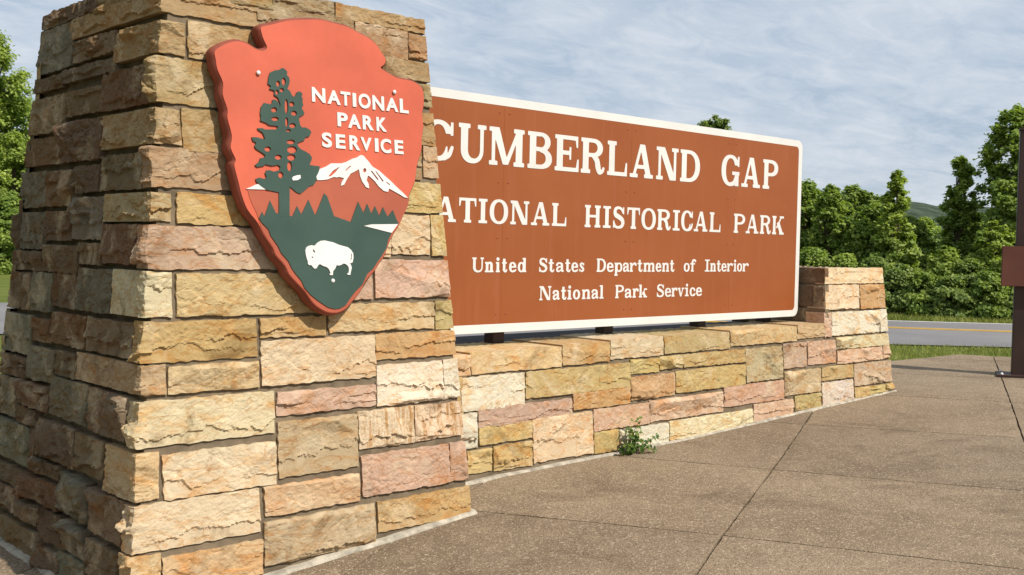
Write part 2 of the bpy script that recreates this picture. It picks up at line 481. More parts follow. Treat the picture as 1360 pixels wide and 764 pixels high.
SEED = [100]; ZT = 2.735
def stone(parent, face, u0, u1, w0, w1, c='t', amp=.02, cell=.01, depth=.06, lo=False, hi=False,
          ret=None, face2=None, amp2=None, flip=False, name='stone', keep_top=False):
    """one block of stone; lo/hi = its end sits on the face's arris; ret = return length on face2 at the low arris"""
    SEED[0] += 1; seed = SEED[0]
    r = np.random.default_rng(seed * 7 + 1)
    u0 -= .0035; u1 += .0035; w0 -= .0035; w1 += .0035 if w1 < ZT - .001 else 0
    a, b = u1 - u0, w1 - w0
    if a < .012 or b < .012: return None
    nu, nw = max(4, int(a / cell) + 2), max(4, int(b / cell) + 2)
    S, T = np.meshgrid(np.linspace(0, 1, nu), np.linspace(0, 1, nw), indexing='ij')
    # finer rows right at the rim so that the arris is rounded, not chamfered
    wv = w0 + b * T
    jit = r.uniform(-.004, .004, 4)
    L = (face.lo(wv) if lo else u0 + jit[0] * (1 - T) + jit[1] * T)
    R = (face.hi(wv) if hi else u1 + jit[2] * (1 - T) + jit[3] * T)
    uu = L + (R - L) * S
    corner = ret is not None
    H = face_h(S * a, T * b, a, b, seed, amp, keep_left=corner, keep_top=keep_top)
    wob = .004
    uu = uu + np.where((S == 0) | (S == 1), 1, 0) * (0 if (lo or hi) else 1) * wob * vn(wv * 40, S * 3, seed)
    wv = wv + np.where((T == 0) | (T == 1), 1, 0) * wob * vn(uu * 30, T * 3, seed + 3)
    tex = 'stone_s' if c == 's' else 'stone'
    base = np.array(COLS[c]) * r.uniform(.9, 1.1) * (1 + r.uniform(-.05, .05, 3))
    if not corner:
        P = np.stack(np.broadcast_arrays(*face.P(uu, wv, H)), -1).reshape(-1, 3)
        B = np.stack(np.broadcast_arrays(*face.P(uu, wv, H * 0 - depth)), -1).reshape(-1, 3)
        lp = loop_idx(nu, nw)
        V = np.concatenate([P, P[lp], B[lp]])
        Q = np.concatenate([grid_faces(nu, nw), skirt(len(P) + np.arange(len(lp)), None, None, len(P) + len(lp))[:, ::-1]])
    else:
        nv = max(4, int(ret / cell) + 2)
        S2, T2 = np.meshgrid(np.linspace(0, 1, nv), np.linspace(0, 1, nw), indexing='ij')
        H2 = face_h(S2 * ret, T2 * b, ret, b, seed + 5000, amp2, keep_left=True, keep_top=keep_top)
        rough = .010 * fbm(wv[0] * 25, wv[0] * 0 + seed, seed + 8, 3) - .004
        e0f, e0l = H[0] * .5 + rough, H2[0] * .5 + rough
        H = H + (e0f - H[0])[None, :] * np.exp(-(S * a / .03))
        H2 = H2 + (e0l - H2[0])[None, :] * np.exp(-(S2 * ret / .03))
        P = np.stack(np.broadcast_arrays(*face.P(uu, wv, H)), -1)
        # carry the edge sideways with the relief of the other face
        nrm2 = np.array(face2.P(np.array(1.0), np.array(1.0), np.array(1.0))) - np.array(face2.P(np.array(1.0), np.array(1.0), np.array(0.0)))
        nrm1 = np.array(face.P(np.array(1.0), np.array(1.0), np.array(1.0))) - np.array(face.P(np.array(1.0), np.array(1.0), np.array(0.0)))
        P = P + (np.exp(-(S * a / .025)) * e0l[None, :])[..., None] * nrm2
        wv2 = np.broadcast_to(wv[0][None, :], S2.shape)
        vv = face2.lo(wv2) + ret * S2
        P2 = np.stack(np.broadcast_arrays(*face2.P(vv, wv2, H2)), -1)
        P2 = P2 + (np.exp(-(S2 * ret / .025)) * e0f[None, :])[..., None] * nrm1
        P2[0] = P[0]
        # one strip: left grid reversed, then front grid
        G = np.concatenate([P2[::-1], P[1:]], 0)
        B1 = np.stack(np.broadcast_arrays(*face.P(uu, wv, H * 0 - depth)), -1)
        B1 = B1 - (np.exp(-(S * a / .04)) * depth)[..., None] * nrm2
        B2 = np.stack(np.broadcast_arrays(*face2.P(vv, wv2, H2 * 0 - depth)), -1)
        B2 = B2 - (np.exp(-(S2 * ret / .04)) * depth)[..., None] * nrm1
        Bk = np.concatenate([B2[::-1], B1[1:]], 0).reshape(-1, 3)
        nu = G.shape[0]; P = G.reshape(-1, 3)
        lp = loop_idx(nu, nw)
        V = np.concatenate([P, P[lp], Bk[lp]])
        Q = np.concatenate([grid_faces(nu, nw), skirt(len(P) + np.arange(len(lp)), None, None, len(P) + len(lp))[:, ::-1]])
    if flip: Q = Q[:, ::-1]
    o = mesh(name, V, np.ascontiguousarray(Q), MAT[tex], parent)
    sm = np.zeros(len(Q), bool)
    o.data.polygons.foreach_set('use_smooth', sm)
    o.color = (*base, 1)
    return o

def fill_random(parent, face, ua, ub, wa, wb, cols, amp, cell, seed, flip=False, lo=False, hi=False, depth=.06):
    """random ashlar where the photograph shows nothing of a face"""
    r = np.random.default_rng(seed); w = wa
    while w < wb - .04:
        hh = r.choice([.11, .15, .2, .24])
        if w + hh > wb - .07: hh = wb - w
        a_ = face.lo(w + hh / 2) if lo else ua
        b_ = face.hi(w + hh / 2) if hi else ub
        u = a_
        while u < b_ - .04:
            ww = r.uniform(.18, .55)
            if u + ww > b_ - .12: ww = b_ - u
            stone(parent, face, u + .006, u + ww - .006, w + .006, w + hh - .006, r.choice(list(cols)), amp, cell, depth, flip=flip)
            u += ww
        w += hh

# ------------------------------------------------------------------ ground, plaza, road
def strip_mesh(name, L, R, mat, dz, parent=None, sub=10):
    """sheet between two ground polylines (lists of x, y), lying dz above the ground"""
    def dens(Pl):
        Pl = np.array(Pl, float); out = []
        for a, b in zip(Pl[:-1], Pl[1:]):
            for t in np.linspace(0, 1, sub, endpoint=False): out.append(a + (b - a) * t)
        out.append(Pl[-1]); return np.array(out)
    A, B = dens(L), dens(R); n = len(A)
    k = 9
    V = np.array([[*(A[i] + (B[i] - A[i]) * t)] for i in range(n) for t in np.linspace(0, 1, k)])
    V = np.column_stack([V, g(V[:, 0]) + dz])
    return mesh(name, V, grid_faces(n, k, flip=True), mat, parent)

xs = np.concatenate([np.linspace(-900, -30, 10), np.linspace(-25, 42, 68), np.linspace(50, 900, 14)])
ysg = np.concatenate([np.linspace(-300, -20, 6), np.linspace(-15, 60, 40), np.linspace(80, 1500, 14)])
GXX, GYY = np.meshgrid(xs, ysg, indexing='ij')
GV = np.column_stack([GXX.ravel(), GYY.ravel(), g(GXX.ravel()) - .035])
tag(mesh('lawn_ground', GV, grid_faces(len(xs), len(ysg)), MAT['lawn'], smooth=True, origin=(0, 0, 0)), kind='structure')

# plaza of exposed-aggregate slabs, joints recessed
ea = np.array([.905, .426]); eb = np.array([.426, -.905])    # the two joint directions
J0 = on_ground(960, 710.5)[:2]                                # a crossing of two joints
PA, PB = 1.70, 1.60
plaza_poly = [(-7, -6), (18.6, -6), (13.25, 6.05), (11.9, 6.25), (-6.7, 9.0), (-7, 9.0)]
bedV = [(x, y, g(x) - .018) for x, y in plaza_poly]
plaza = thing('plaza', (6.0, 3.0, 0.04), None, None); plaza['kind'] = 'structure'
def clip_edges(bm):
    n = len(plaza_poly)
    for i in (1, 2):
        p = np.array(plaza_poly[i]); q = np.array(plaza_poly[(i + 1) % n]); d = q - p
        nrm = Vector((d[1], -d[0], 0)).normalized()
        bmesh.ops.bisect_plane(bm, geom=bm.verts[:] + bm.edges[:] + bm.faces[:], plane_co=(p[0], p[1], 0), plane_no=nrm, clear_outer=True)
def bm_mesh(name, bm, mat, parent, smooth=False):
    bm.verts.index_update()
    V = [v.co[:] for v in bm.verts]; Fc = [[v.index for v in f.verts] for f in bm.faces]
    bm.free()
    return mesh(name, V, Fc, mat, parent, smooth) if V else None
def slab(i, j):
    gp = .006
    c = J0 + ea * (i + .5) * PA + eb * (j + .5) * PB
    if not (-6 < c[0] < 17 and -5 < c[1] < 9): return
    bm = bmesh.new(); k = 26 if 2.5 < c[0] < 11 and -1 < c[1] < 6 else 8
    vv = {}
    for a in range(k + 1):
        for b in range(k + 1):
            ta = i * PA + gp + (PA - 2 * gp) * a / k; tb = j * PB + gp + (PB - 2 * gp) * b / k
            p = J0 + ea * ta + eb * tb
            ed = min(a, k - a, b, k - b) == 0
            if a in (0, k): p = p + ea * .007 * float(fbm(tb * 9, i * 3.1 + a, 70 + j, 3, .7))
            if b in (0, k): p = p + eb * .005 * float(fbm(ta * 9, j * 3.1 + b, 90 + i, 3, .7))
            vv[a, b] = bm.verts.new((p[0], p[1], g(p[0]) - (.003 if ed else 0)))
    for a in range(k):
        for b in range(k):
            bm.faces.new((vv[a, b], vv[a, b + 1], vv[a + 1, b + 1], vv[a + 1, b]))
    clip_edges(bm)
    if not bm.faces: bm.free(); return
    ext = bmesh.ops.extrude_edge_only(bm, edges=[e for e in bm.edges if e.is_boundary])
    for v in [q for q in ext['geom'] if isinstance(q, bmesh.types.BMVert)]: v.co.z -= .05
    bm_mesh('slab', bm, MAT['concrete'], plaza)
for i in range(-7, 10):
    for j in range(-8, 10):
        slab(i, j)
# bed under the joints
bm = bmesh.new()
gxs = np.linspace(-6, 17, 47)
for k in range(46):
    q = [bm.verts.new((x, y, g(x) - .016)) for x, y in ((gxs[k], -6), (gxs[k + 1], -6), (gxs[k + 1], 9.2), (gxs[k], 9.2))]
    bm.faces.new(q)
bmesh.ops.remove_doubles(bm, verts=bm.verts[:], dist=1e-4)
clip_edges(bm)
MAT['joint'] = plain('joint_dirt', (.060, .042, .028), .95, .3, 9, .004, .1)
bm_mesh('joint_bed', bm, MAT['joint'], plaza)

# road behind the sign
rd = np.array([.62, -.785]); rn = np.array([.785, .62])
def gp(u, v): return on_ground(u, v)[:2]
near0, near1 = gp(1180, 455.5), gp(1340, 459.5)
yel0, yel1 = gp(1180, 434.0), gp(1340, 439.3)
far0, far1 = gp(1180, 424.3), gp(1340, 428.7)
ext = lambda a, b, s, t: [tuple(a - (b - a) / np.linalg.norm(b - a) * s), tuple(b + (b - a) / np.linalg.norm(b - a) * t)]
Ln, Lf = ext(near0, near1, 13, 45), ext(far0, far1, 24, 45)
road = strip_mesh('road', [(-30, 26), (-6, 22), (2.2, 16.8), *Ln], [(-30, 62), (-6, 52), (6, 40), *Lf], MAT['asphalt'], -.015, sub=14)
tag(road, kind='structure')
def paint(name, p, q, s, t, w, mat, off=0.0):
    d = (q - p) / np.linalg.norm(q - p); n = np.array([-d[1], d[0]])
    a, b = p - d * s + n * off, q + d * t + n * off
    return tag(strip_mesh(name, [tuple(a - n * w / 2), tuple(b - n * w / 2)], [tuple(a + n * w / 2), tuple(b + n * w / 2)], mat, -.011, sub=30), kind='structure')
paint('yellow_centre_line', yel0, yel1, 9, 40, .11, MAT['yellow'], .10)
paint('yellow_centre_line', yel0, yel1, 9, 40, .11, MAT['yellow'], -.10)
paint('white_edge_line', far0, far1, 10, 40, .12, MAT['whiteline'], -.22)
#paint('white_edge_line', near0, near1, 9, 40, .10, MAT['whiteline'], .12)

# ------------------------------------------------------------------ stone pillar
X0, X1, Y0, Y1, BT = 1.932, 3.89, 4.495, 6.50, .09
BR = .074
pf = Face(lambda u, w, h: (u, Y0 + BT * w - h, w), lambda w: X0 + BT * w, lambda w: X1 - BR * w, ((0, 1, -BT), Y0))
pl = Face(lambda u, w, h: (X0 + BT * w - h, u, w), lambda w: Y0 + BT * w, lambda w: Y1 - BT * w, ((1, 0, -BT), X0))
pr = Face(lambda u, w, h: (X1 - BR * w + h, u, w), lambda w: Y0 + BT * w, lambda w: Y1 - BT * w, ((1, 0, BR), X1))
pb = Face(lambda u, w, h: (u, Y1 - BT * w + h, w), lambda w: X0 + BT * w, lambda w: X1 - BR * w, ((0, 1, BT), Y1))

pillar = thing('stone_pillar', ((X0 + X1) / 2, (Y0 + Y1) / 2, -.2),
               'tall tapering pillar of rough tan sandstone blocks carrying the arrowhead emblem', 'pillar')
def frustum(name, x0, x1, y0, y1, bt, z0, z1, inset, mat, parent):
    V = []
    for z in (z0, z1):
        a, b, c, d = x0 + bt * z + inset, x1 - BR * z - inset, y0 + bt * z + inset, y1 - bt * z - inset
        a += .026
        V += [(a, c, z), (b, c, z), (b, d, z), (a, d, z)]
    return mesh(name, V, BOXF, mat, parent)
frustum('mortar_core', X0, X1, Y0, Y1, BT, -.45, ZT - .02, .013, MAT['mortar'], pillar)

# front face: x left, x right, y top, y bottom (photo pixels at the block's middle), colour, flags, return px on the left face
FRONT = [
    (216, 361, -22, 1, 'v', 'L', 130), (364, 443, -6, 15, 'v', '', 0), (446, 561, 9, 33, 'u', 'R', 0),
    (216, 340, -5, 25, 'u', 'L', 98), (343, 469, 16, 46, 'v', '', 0), (473, 541, 36, 73, 'v', '', 0), (544, 565, 47, 78, 'k', 'R', 0),
    (213, 245, 29, 71, 'u', 'L', 154), (250, 346, 36, 82, 'u', '', 0), (349, 470, 52, 98, 'v', '', 0), (473, 505, 79, 97, 'u', '', 0), (509, 570, 80, 104, 'u', 'R', 0),
    (211, 335, 84, 141, 'u', 'L', 197), (338, 440, 104, 150, 'v', '', 0), (443, 542, 110, 138, 'v', '', 0), (546, 576, 112, 141, 'v', 'R', 0),
    (204, 239, 145, 190, 'u', 'L', 135), (242, 350, 150, 203, 'u', '', 0), (353, 500, 156, 208, 'u', '', 0), (503, 581, 148, 190, 'u', 'R', 0),
    (192, 360, 201, 251, 'm', 'L', 190), (363, 500, 214, 254, 'o', '', 0), (503, 559, 196, 236, 'm', '', 0), (563, 587, 196, 236, 'm', 'R', 0),
    (200, 226, 257, 293, 'm', 'L', 139), (235, 370, 260, 298, 'y', '', 0), (374, 475, 260, 300, 'm', '', 0), (478, 591, 242, 281, 'y', 'R', 0),
    (195, 421, 303, 357, 'p', 'L', 182), (425, 518, 305, 340, 'c', '', 0), (521, 570, 287, 337, 'c', '', 0), (573, 596, 287, 339, 'y', 'R', 0),
    (193, 227, 362, 421, 'c', 'L', 149), (234.5, 432, 364, 417, 't', '', 0), (436, 494, 347, 397, 'p', '', 0), (499, 600, 346, 394, 'p', 'R', 0),
    (181, 340.5, 427, 478, 'y', 'L', 178), (346.5, 433, 422, 446, 'o', '', 0), (437, 576, 404, 438, 't', '', 0), (579, 604, 400, 436, 'y', 'R', 0),
    (186, 219, 486, 524, 'm', 'L', 101), (224, 343, 484, 518, 't', '', 0), (348, 498, 450, 506, 'c', '', 0), (500, 607, 442, 474, 'o', 'R', 0),
    (184, 364, 528, 585, 'c', 'L', 171), (368, 498, 517, 545, 'p', '', 0), (502, 588, 483, 535, 'w', '', 0), (590, 612, 478, 528, 'w', 'R', 0),
    (181, 210, 603, 664, 't', 'L', 138), (217.5, 367, 596, 653, 'c', '', 0), (371, 475, 556, 627, 'g', '', 0), (477, 549, 544, 592, 's', '', 0), (551.5, 616, 537, 581, 's', 'R', 0),
    (178, 344.5, 662, 721, 'c', 'L', 164), (352.5, 477, 639, 675, 't', '', 0), (481, 596.5, 598, 650, 'p', '', 0), (599, 621, 588, 637, 'p', 'R', 0),
    (173, 213, 740, 792, 't', 'L', 157), (217, 348.5, 730, 776, 't', '', 0), (352, 498, 682, 736, 'g', '', 0), (502, 626, 657, 695, 'o', 'R', 0),
    (170, 262, 800, 850, 'c', 'L', 140), (268, 350, 785, 825, 't', '', 0),
]
for (xl, xr, yt, yb, c, fl, rp) in FRONT:
    u0, u1, w0, w1 = px_rect(pf, xl, xr, yt, yb, 0)
    if yt < 0 and yb < 20 and fl != 'x' and (yb - yt) < 24 and w1 > ZT - .07: w1 = ZT
    if xl == 446: w1 = ZT
    if 'L' in fl:
        ret = on_plane(rp, (yt + yb) / 2, *pl.plane)[1] - pl.lo((w0 + w1) / 2)
        stone(pillar, pf, u0, u1, w0, w1, c, .026, .0062, .06, lo=True, ret=max(ret, .03), face2=pl, amp2=.050, keep_top=w1 >= ZT)
    else:
        stone(pillar, pf, u0, u1, w0, w1, c, .026, .0062, .18 if 'R' in fl else .06, hi='R' in fl)

LEFT = [  # brown and olive stones, their colours lowered to deepen the shade on this side
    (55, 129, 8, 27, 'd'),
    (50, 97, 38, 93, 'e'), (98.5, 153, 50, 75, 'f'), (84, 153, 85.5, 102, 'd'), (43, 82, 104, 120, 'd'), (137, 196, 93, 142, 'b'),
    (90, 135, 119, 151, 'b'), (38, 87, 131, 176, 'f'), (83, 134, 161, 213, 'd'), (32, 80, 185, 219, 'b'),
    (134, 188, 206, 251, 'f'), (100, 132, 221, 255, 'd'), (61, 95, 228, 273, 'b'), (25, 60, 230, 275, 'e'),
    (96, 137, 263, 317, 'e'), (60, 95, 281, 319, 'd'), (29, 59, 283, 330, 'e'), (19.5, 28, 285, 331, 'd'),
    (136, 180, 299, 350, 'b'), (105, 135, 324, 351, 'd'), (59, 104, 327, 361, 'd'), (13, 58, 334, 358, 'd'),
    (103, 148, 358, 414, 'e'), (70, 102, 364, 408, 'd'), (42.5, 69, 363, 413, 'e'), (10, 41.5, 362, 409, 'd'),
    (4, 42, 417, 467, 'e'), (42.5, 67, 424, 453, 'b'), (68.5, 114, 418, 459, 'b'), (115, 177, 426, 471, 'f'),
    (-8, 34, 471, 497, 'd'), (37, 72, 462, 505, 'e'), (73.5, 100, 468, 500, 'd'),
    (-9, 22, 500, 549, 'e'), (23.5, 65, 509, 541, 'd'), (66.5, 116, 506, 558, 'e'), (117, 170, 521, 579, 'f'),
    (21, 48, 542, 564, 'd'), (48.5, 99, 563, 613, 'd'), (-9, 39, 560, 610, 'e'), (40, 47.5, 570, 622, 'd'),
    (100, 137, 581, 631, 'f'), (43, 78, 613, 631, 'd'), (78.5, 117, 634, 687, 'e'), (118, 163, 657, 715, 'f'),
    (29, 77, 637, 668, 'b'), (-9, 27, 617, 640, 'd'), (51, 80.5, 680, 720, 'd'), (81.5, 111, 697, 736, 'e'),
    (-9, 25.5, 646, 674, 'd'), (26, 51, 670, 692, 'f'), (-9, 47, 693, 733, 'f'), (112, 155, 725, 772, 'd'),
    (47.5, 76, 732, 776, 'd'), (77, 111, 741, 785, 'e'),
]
taken = []
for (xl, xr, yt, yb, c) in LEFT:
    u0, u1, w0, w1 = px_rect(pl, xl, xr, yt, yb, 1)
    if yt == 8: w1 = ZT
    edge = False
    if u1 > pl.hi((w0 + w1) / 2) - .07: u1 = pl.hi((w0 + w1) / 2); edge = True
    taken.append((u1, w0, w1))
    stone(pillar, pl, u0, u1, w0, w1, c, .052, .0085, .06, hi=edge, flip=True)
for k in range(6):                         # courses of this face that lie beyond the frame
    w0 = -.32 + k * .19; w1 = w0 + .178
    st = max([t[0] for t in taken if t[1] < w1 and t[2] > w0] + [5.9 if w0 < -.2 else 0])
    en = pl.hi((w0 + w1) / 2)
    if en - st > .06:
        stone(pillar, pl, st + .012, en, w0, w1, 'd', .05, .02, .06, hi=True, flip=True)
r_ = Face(pr.P, lambda w: Y0 + BT * w + .20, pr.hi, pr.plane)
fill_random(pillar, r_, 0, 0, -.1, ZT, 'tcygop', .02, .022, 3, lo=True, hi=True)
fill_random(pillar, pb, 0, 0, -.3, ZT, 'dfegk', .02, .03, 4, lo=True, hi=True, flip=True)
# top bed of the cap
mesh('cap_bed', [(X0 + BT * ZT + .02, Y0 + BT * ZT + .02, ZT - .008), (X1 - BR * ZT - .02, Y0 + BT * ZT + .02, ZT - .008),
                 (X1 - BR * ZT - .02, Y1 - BT * ZT - .02, ZT - .008), (X0 + BT * ZT + .02, Y1 - BT * ZT - .02, ZT - .008)], [(0, 1, 2, 3)], MAT['mortar'], pillar)

def fillet(parent, pts, nrm, hgt=.03, out=.03, seed=1, base=None):
    """bead of pale mortar along the foot of a wall; pts = (x, y) polyline on the face, nrm = outward normal"""
    pts = np.array(pts, float); n = 0
    seg = np.linspace(0, 1, 60)
    C = np.array([[np.interp(t, np.linspace(0, 1, len(pts)), pts[:, k]) for k in (0, 1)] for t in seg])
    V = []
    for i, (x, y) in enumerate(C):
        w = out * (1 + .35 * float(fbm(i * .35, seed * 3.1, seed, 3))); hh = hgt * (1 + .5 * float(fbm(i * .3, seed * 7.7, seed + 4, 3)))
        z = g(x)
        V += [(x - nrm[0] * .03, y - nrm[1] * .03, z + hh), (x + nrm[0] * w * .35, y + nrm[1] * w * .35, z + hh * .75),
              (x + nrm[0] * w * .8, y + nrm[1] * w * .8, z + hh * .3), (x + nrm[0] * w, y + nrm[1] * w, z - .02)]
    return mesh('mortar_fillet', V, grid_faces(60, 4), MAT['fillet'], parent, smooth=True)
fillet(pillar, [(X0 - .03, Y0 - .02), (X1 + .02, Y0)], (0, -1), .022, .030, 2)
fillet(pillar, [(X0 - .02, Y1), (X0 - .02, Y0 - .02)], (-1, 0), .02, .03, 3)
fillet(pillar, [(X1, Y0), (X1, 5.1)], (1, 0), .02, .03, 6)

# ------------------------------------------------------------------ low wall with end pier
WY, WB = 5.0, .08
WX0, PX0, PX1, WYB = 3.70, 8.42, 9.655, 6.15
wf = Face(lambda u, w, h: (u, WY + WB * w - h, w), lambda w: WX0 + 0 * w, lambda w: PX1 - BT * w, ((0, 1, -WB), WY))
pil = Face(lambda u, w, h: (PX0 + .06 * w - h, u, w), lambda w: WY + WB * w, lambda w: WYB - WB * w, ((1, 0, -.06), PX0))
pir = Face(lambda u, w, h: (PX1 - BT * w + h, u, w), lambda w: WY + WB * w, lambda w: WYB - WB * w, ((1, 0, BT), PX1))
pib = Face(lambda u, w, h: (u, WYB - WB * w + h, w), lambda w: WX0 + 0 * w, lambda w: PX1 - BT * w, ((0, 1, WB), WYB))
wall = thing('stone_wall', (6.5, 5.5, 0), 'low stepped wall of pink, cream and tan stone under the brown sign', 'wall')
WTOP, PTOP = .835, 1.352
V = []
for z in (-.2, WTOP - .03):
    V += [(WX0, WY + WB * z + .013, z), (PX0 + .3, WY + WB * z + .013, z), (PX0 + .3, WYB - WB * z - .013, z), (WX0, WYB - WB * z - .013, z)]
mesh('mortar_core', V, BOXF, MAT['mortar'], wall)
V = []
for z in (-.2, PTOP - .02):
    V += [(PX0 + .06 * z + .013, WY + WB * z + .015, z), (PX1 - BT * z - .013, WY + WB * z + .015, z),
          (PX1 - BT * z - .013, WYB - WB * z - .015, z), (PX0 + .06 * z + .013, WYB - WB * z - .015, z)]
mesh('pier_core', V, BOXF, MAT['mortar'], wall)
mesh('wall_top', box_v(WX0, PX0 + .1, WY + .48, WYB - .10, WTOP - .06, WTOP - .012), BOXF, MAT['walltop'], wall)

WALL = [
    (613, 697, 499, 542, 'w', ''), (699, 837, 488.5, 521, 'y', ''), (838, 875, 477.5, 495, 'y', ''), (876.5, 907, 473.5, 489, 'y', ''),
    (908, 989, 468, 484, 'y', ''), (838, 896, 499, 528, 'o', ''), (898, 990, 489, 516, 'y', ''), (991, 1038.5, 462, 504.5, 'g', ''),
    (1040.5, 1071, 456, 488, 'p', ''), (1073, 1109.5, 453, 483, 'p', ''), (590, 633.5, 551, 597, 'w', ''), (635.5, 760, 537, 560, 'p', ''),
    (761.5, 837, 519, 540, 'o', ''), (637, 707, 564.5, 586, 'y', ''), (708.5, 787, 552, 608, 'c', ''), (788.5, 862, 540, 567, 'p', ''),
    (863, 961, 527, 553, 'p', ''), (962.5, 1041.5, 510, 535, 'p', ''), (1042.5, 1090, 492, 522.5, 'g', ''), (1091.5, 1133, 486.5, 503, 'y', ''),
    (621, 653, 598, 627, 'y', ''), (656, 707, 590, 621.5, 'y', ''), (789.5, 821, 573, 600, 'y', ''), (822.5, 888, 567, 592, 'w', ''),
    (889.5, 1000, 552, 575.5, 'c', ''), (1001.5, 1054, 534, 556, 'p', ''), (1056, 1090.5, 524.5, 542.5, 'y', ''), (1092, 1133.5, 507, 536.5, 'w', ''),
    (1096, 1174, 357, 376, 'c', 'C'), (1096, 1141, 379, 410, 'c', 'L'), (1142.5, 1176, 378.5, 409, 'o', 'R'),
    (1095, 1104, 416, 447, 'p', 'L'), (1105, 1168, 414, 443, 'w', ''), (1169, 1178, 411, 439.5, 'w', 'R'),
    (1111, 1179, 446.5, 461, 'c', 'R'), (1112.5, 1171.5, 463.5, 480, 'p', ''), (1173, 1180, 459.5, 475.5, 'p', 'R'),
    (1134.5, 1184, 481.5, 509.5, 'p', 'R'), (1135.5, 1154, 514.5, 529, 'y', ''), (1155.5, 1175.5, 512.5, 524.5, 'y', ''), (1177, 1185, 510, 519.5, 'y', 'R'),
]
for (xl, xr, yt, yb, c, fl) in WALL:
    u0, u1, w0, w1 = px_rect(wf, xl, xr, yt, yb, 0)
    if fl == 'C':
        w1 = PTOP
        stone(wall, wf, u0, u1, w0, w1, c, .014, .014, .10, lo=False, hi=True, keep_top=True)
        CAPW0 = w0
        continue
    stone(wall, wf, u0, u1, w0, w1, c, .030, .0095, .18 if fl else .06, hi=fl == 'R')
# hidden stretch behind the pillar
fill_random(wall, wf, WX0 + .05, 4.28, .02, WTOP - .15, 'tcyp', .016, .03, 21)
COPE = [(560, 625, 474, 502, 't'), (626, 746, 465, 491.5, 't'), (747.5, 810, 457, 482.5, 'o'), (811.5, 881, 450, 474, 'c'),
        (882.5, 969, 445, 466, 'y'), (970.5, 1058, 437, 456, 't'), (1059.5, 1096, 431.5, 448, 't')]
for (xl, xr, yt, yb, c) in COPE:
    u0, u1, w0, w1 = px_rect(wf, xl, xr, yt, yb, 0)
    stone(wall, wf, u0, u1, w0, w1, c, .022, .0095, .50, name='coping_stone')
# pier: left return (shaded), right side and back
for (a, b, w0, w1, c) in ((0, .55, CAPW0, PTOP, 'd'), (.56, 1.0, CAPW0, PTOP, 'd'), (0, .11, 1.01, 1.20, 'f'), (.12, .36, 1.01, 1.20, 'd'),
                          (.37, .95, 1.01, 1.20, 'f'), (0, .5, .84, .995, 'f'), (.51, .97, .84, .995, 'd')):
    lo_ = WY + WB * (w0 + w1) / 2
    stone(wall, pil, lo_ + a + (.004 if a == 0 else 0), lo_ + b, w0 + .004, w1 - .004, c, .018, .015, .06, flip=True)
fill_random(wall, Face(pir.P, lambda w: WY + WB * w + .19, pir.hi, pir.plane), 0, 0, .1, PTOP, 'tcpy', .016, .03, 9, lo=True, hi=True)
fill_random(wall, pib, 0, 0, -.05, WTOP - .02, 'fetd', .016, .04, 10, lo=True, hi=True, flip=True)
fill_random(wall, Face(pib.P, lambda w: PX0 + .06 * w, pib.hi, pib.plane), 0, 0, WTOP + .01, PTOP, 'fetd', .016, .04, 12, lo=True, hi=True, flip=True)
zc = PTOP
mesh('pier_cap_top', box_v(PX0 + .06 * zc + .012, PX1 - BT * zc - .012, WY + WB * zc + .09, WYB - WB * zc - .012, PTOP - .05, PTOP - .006), BOXF, MAT['mortar'], wall)
fillet(wall, [(X1 + .25, WY), (PX1 - BT * .18 + .03, WY + .01)], (0, -1), .016, .022, 4)
fillet(wall, [(PX1 - .01, WY), (PX1 - .01, WYB)], (1, 0), .016, .022, 5)

# ------------------------------------------------------------------ outlines -> plates
def contours(D, x0, y0, dx):
    """marching squares on field D (inside < 0); returns closed loops"""
    nx, ny = D.shape; segs = {}
    def ip(p, q):
        a, b = D[p], D[q]; t = a / (a - b)
        return (x0 + dx * (p[0] + (q[0] - p[0]) * t), y0 + dx * (p[1] + (q[1] - p[1]) * t))
    S = D < 0
    act = np.argwhere((S[:-1, :-1].astype(int) + S[1:, :-1] + S[1:, 1:] + S[:-1, 1:]) % 4 != 0)
    TBL = {1: [(3, 0)], 2: [(0, 1)], 3: [(3, 1)], 4: [(1, 2)], 5: [(3, 2), (1, 0)], 6: [(0, 2)], 7: [(3, 2)], 8: [(2, 3)], 9: [(2, 0)],
           10: [(0, 3), (2, 1)], 11: [(2, 1)], 12: [(1, 3)], 13: [(1, 0)], 14: [(0, 3)]}
    for i, j in act:
        c = [(i, j), (i + 1, j), (i + 1, j + 1), (i, j + 1)]
        code = sum(1 << k for k in range(4) if S[c[k]])
        for a, b in TBL[code]:
            ka = tuple(sorted((c[a], c[(a + 1) % 4]))); kb = tuple(sorted((c[b], c[(b + 1) % 4])))
            segs[ka] = (kb, ip(*ka))
    loops = []
    while segs:
        k = next(iter(segs)); L = []
        while k in segs:
            nk, p = segs.pop(k); L.append(p); k = nk
        if len(L) > 5: loops.append(simplify(L, dx * .12))
    return loops

def simplify(L, tol):
    P = [np.array(p) for p in L]; changed = True
    while changed and len(P) > 6:
        changed = False; out = []; i = 0; n = len(P)
        while i < n:
            a, b, c = P[i - 1] if not out else out[-1], P[i], P[(i + 1) % n]
            d = c - a; l = np.hypot(*d)
            dist = abs(d[0] * (b - a)[1] - d[1] * (b - a)[0]) / l if l > 1e-9 else 0
            if dist < tol and l < .2 and i + 1 < n:
                out.append(c); i += 2; changed = True
            else:
                out.append(b); i += 1
        P = out
    return [tuple(p) for p in P]

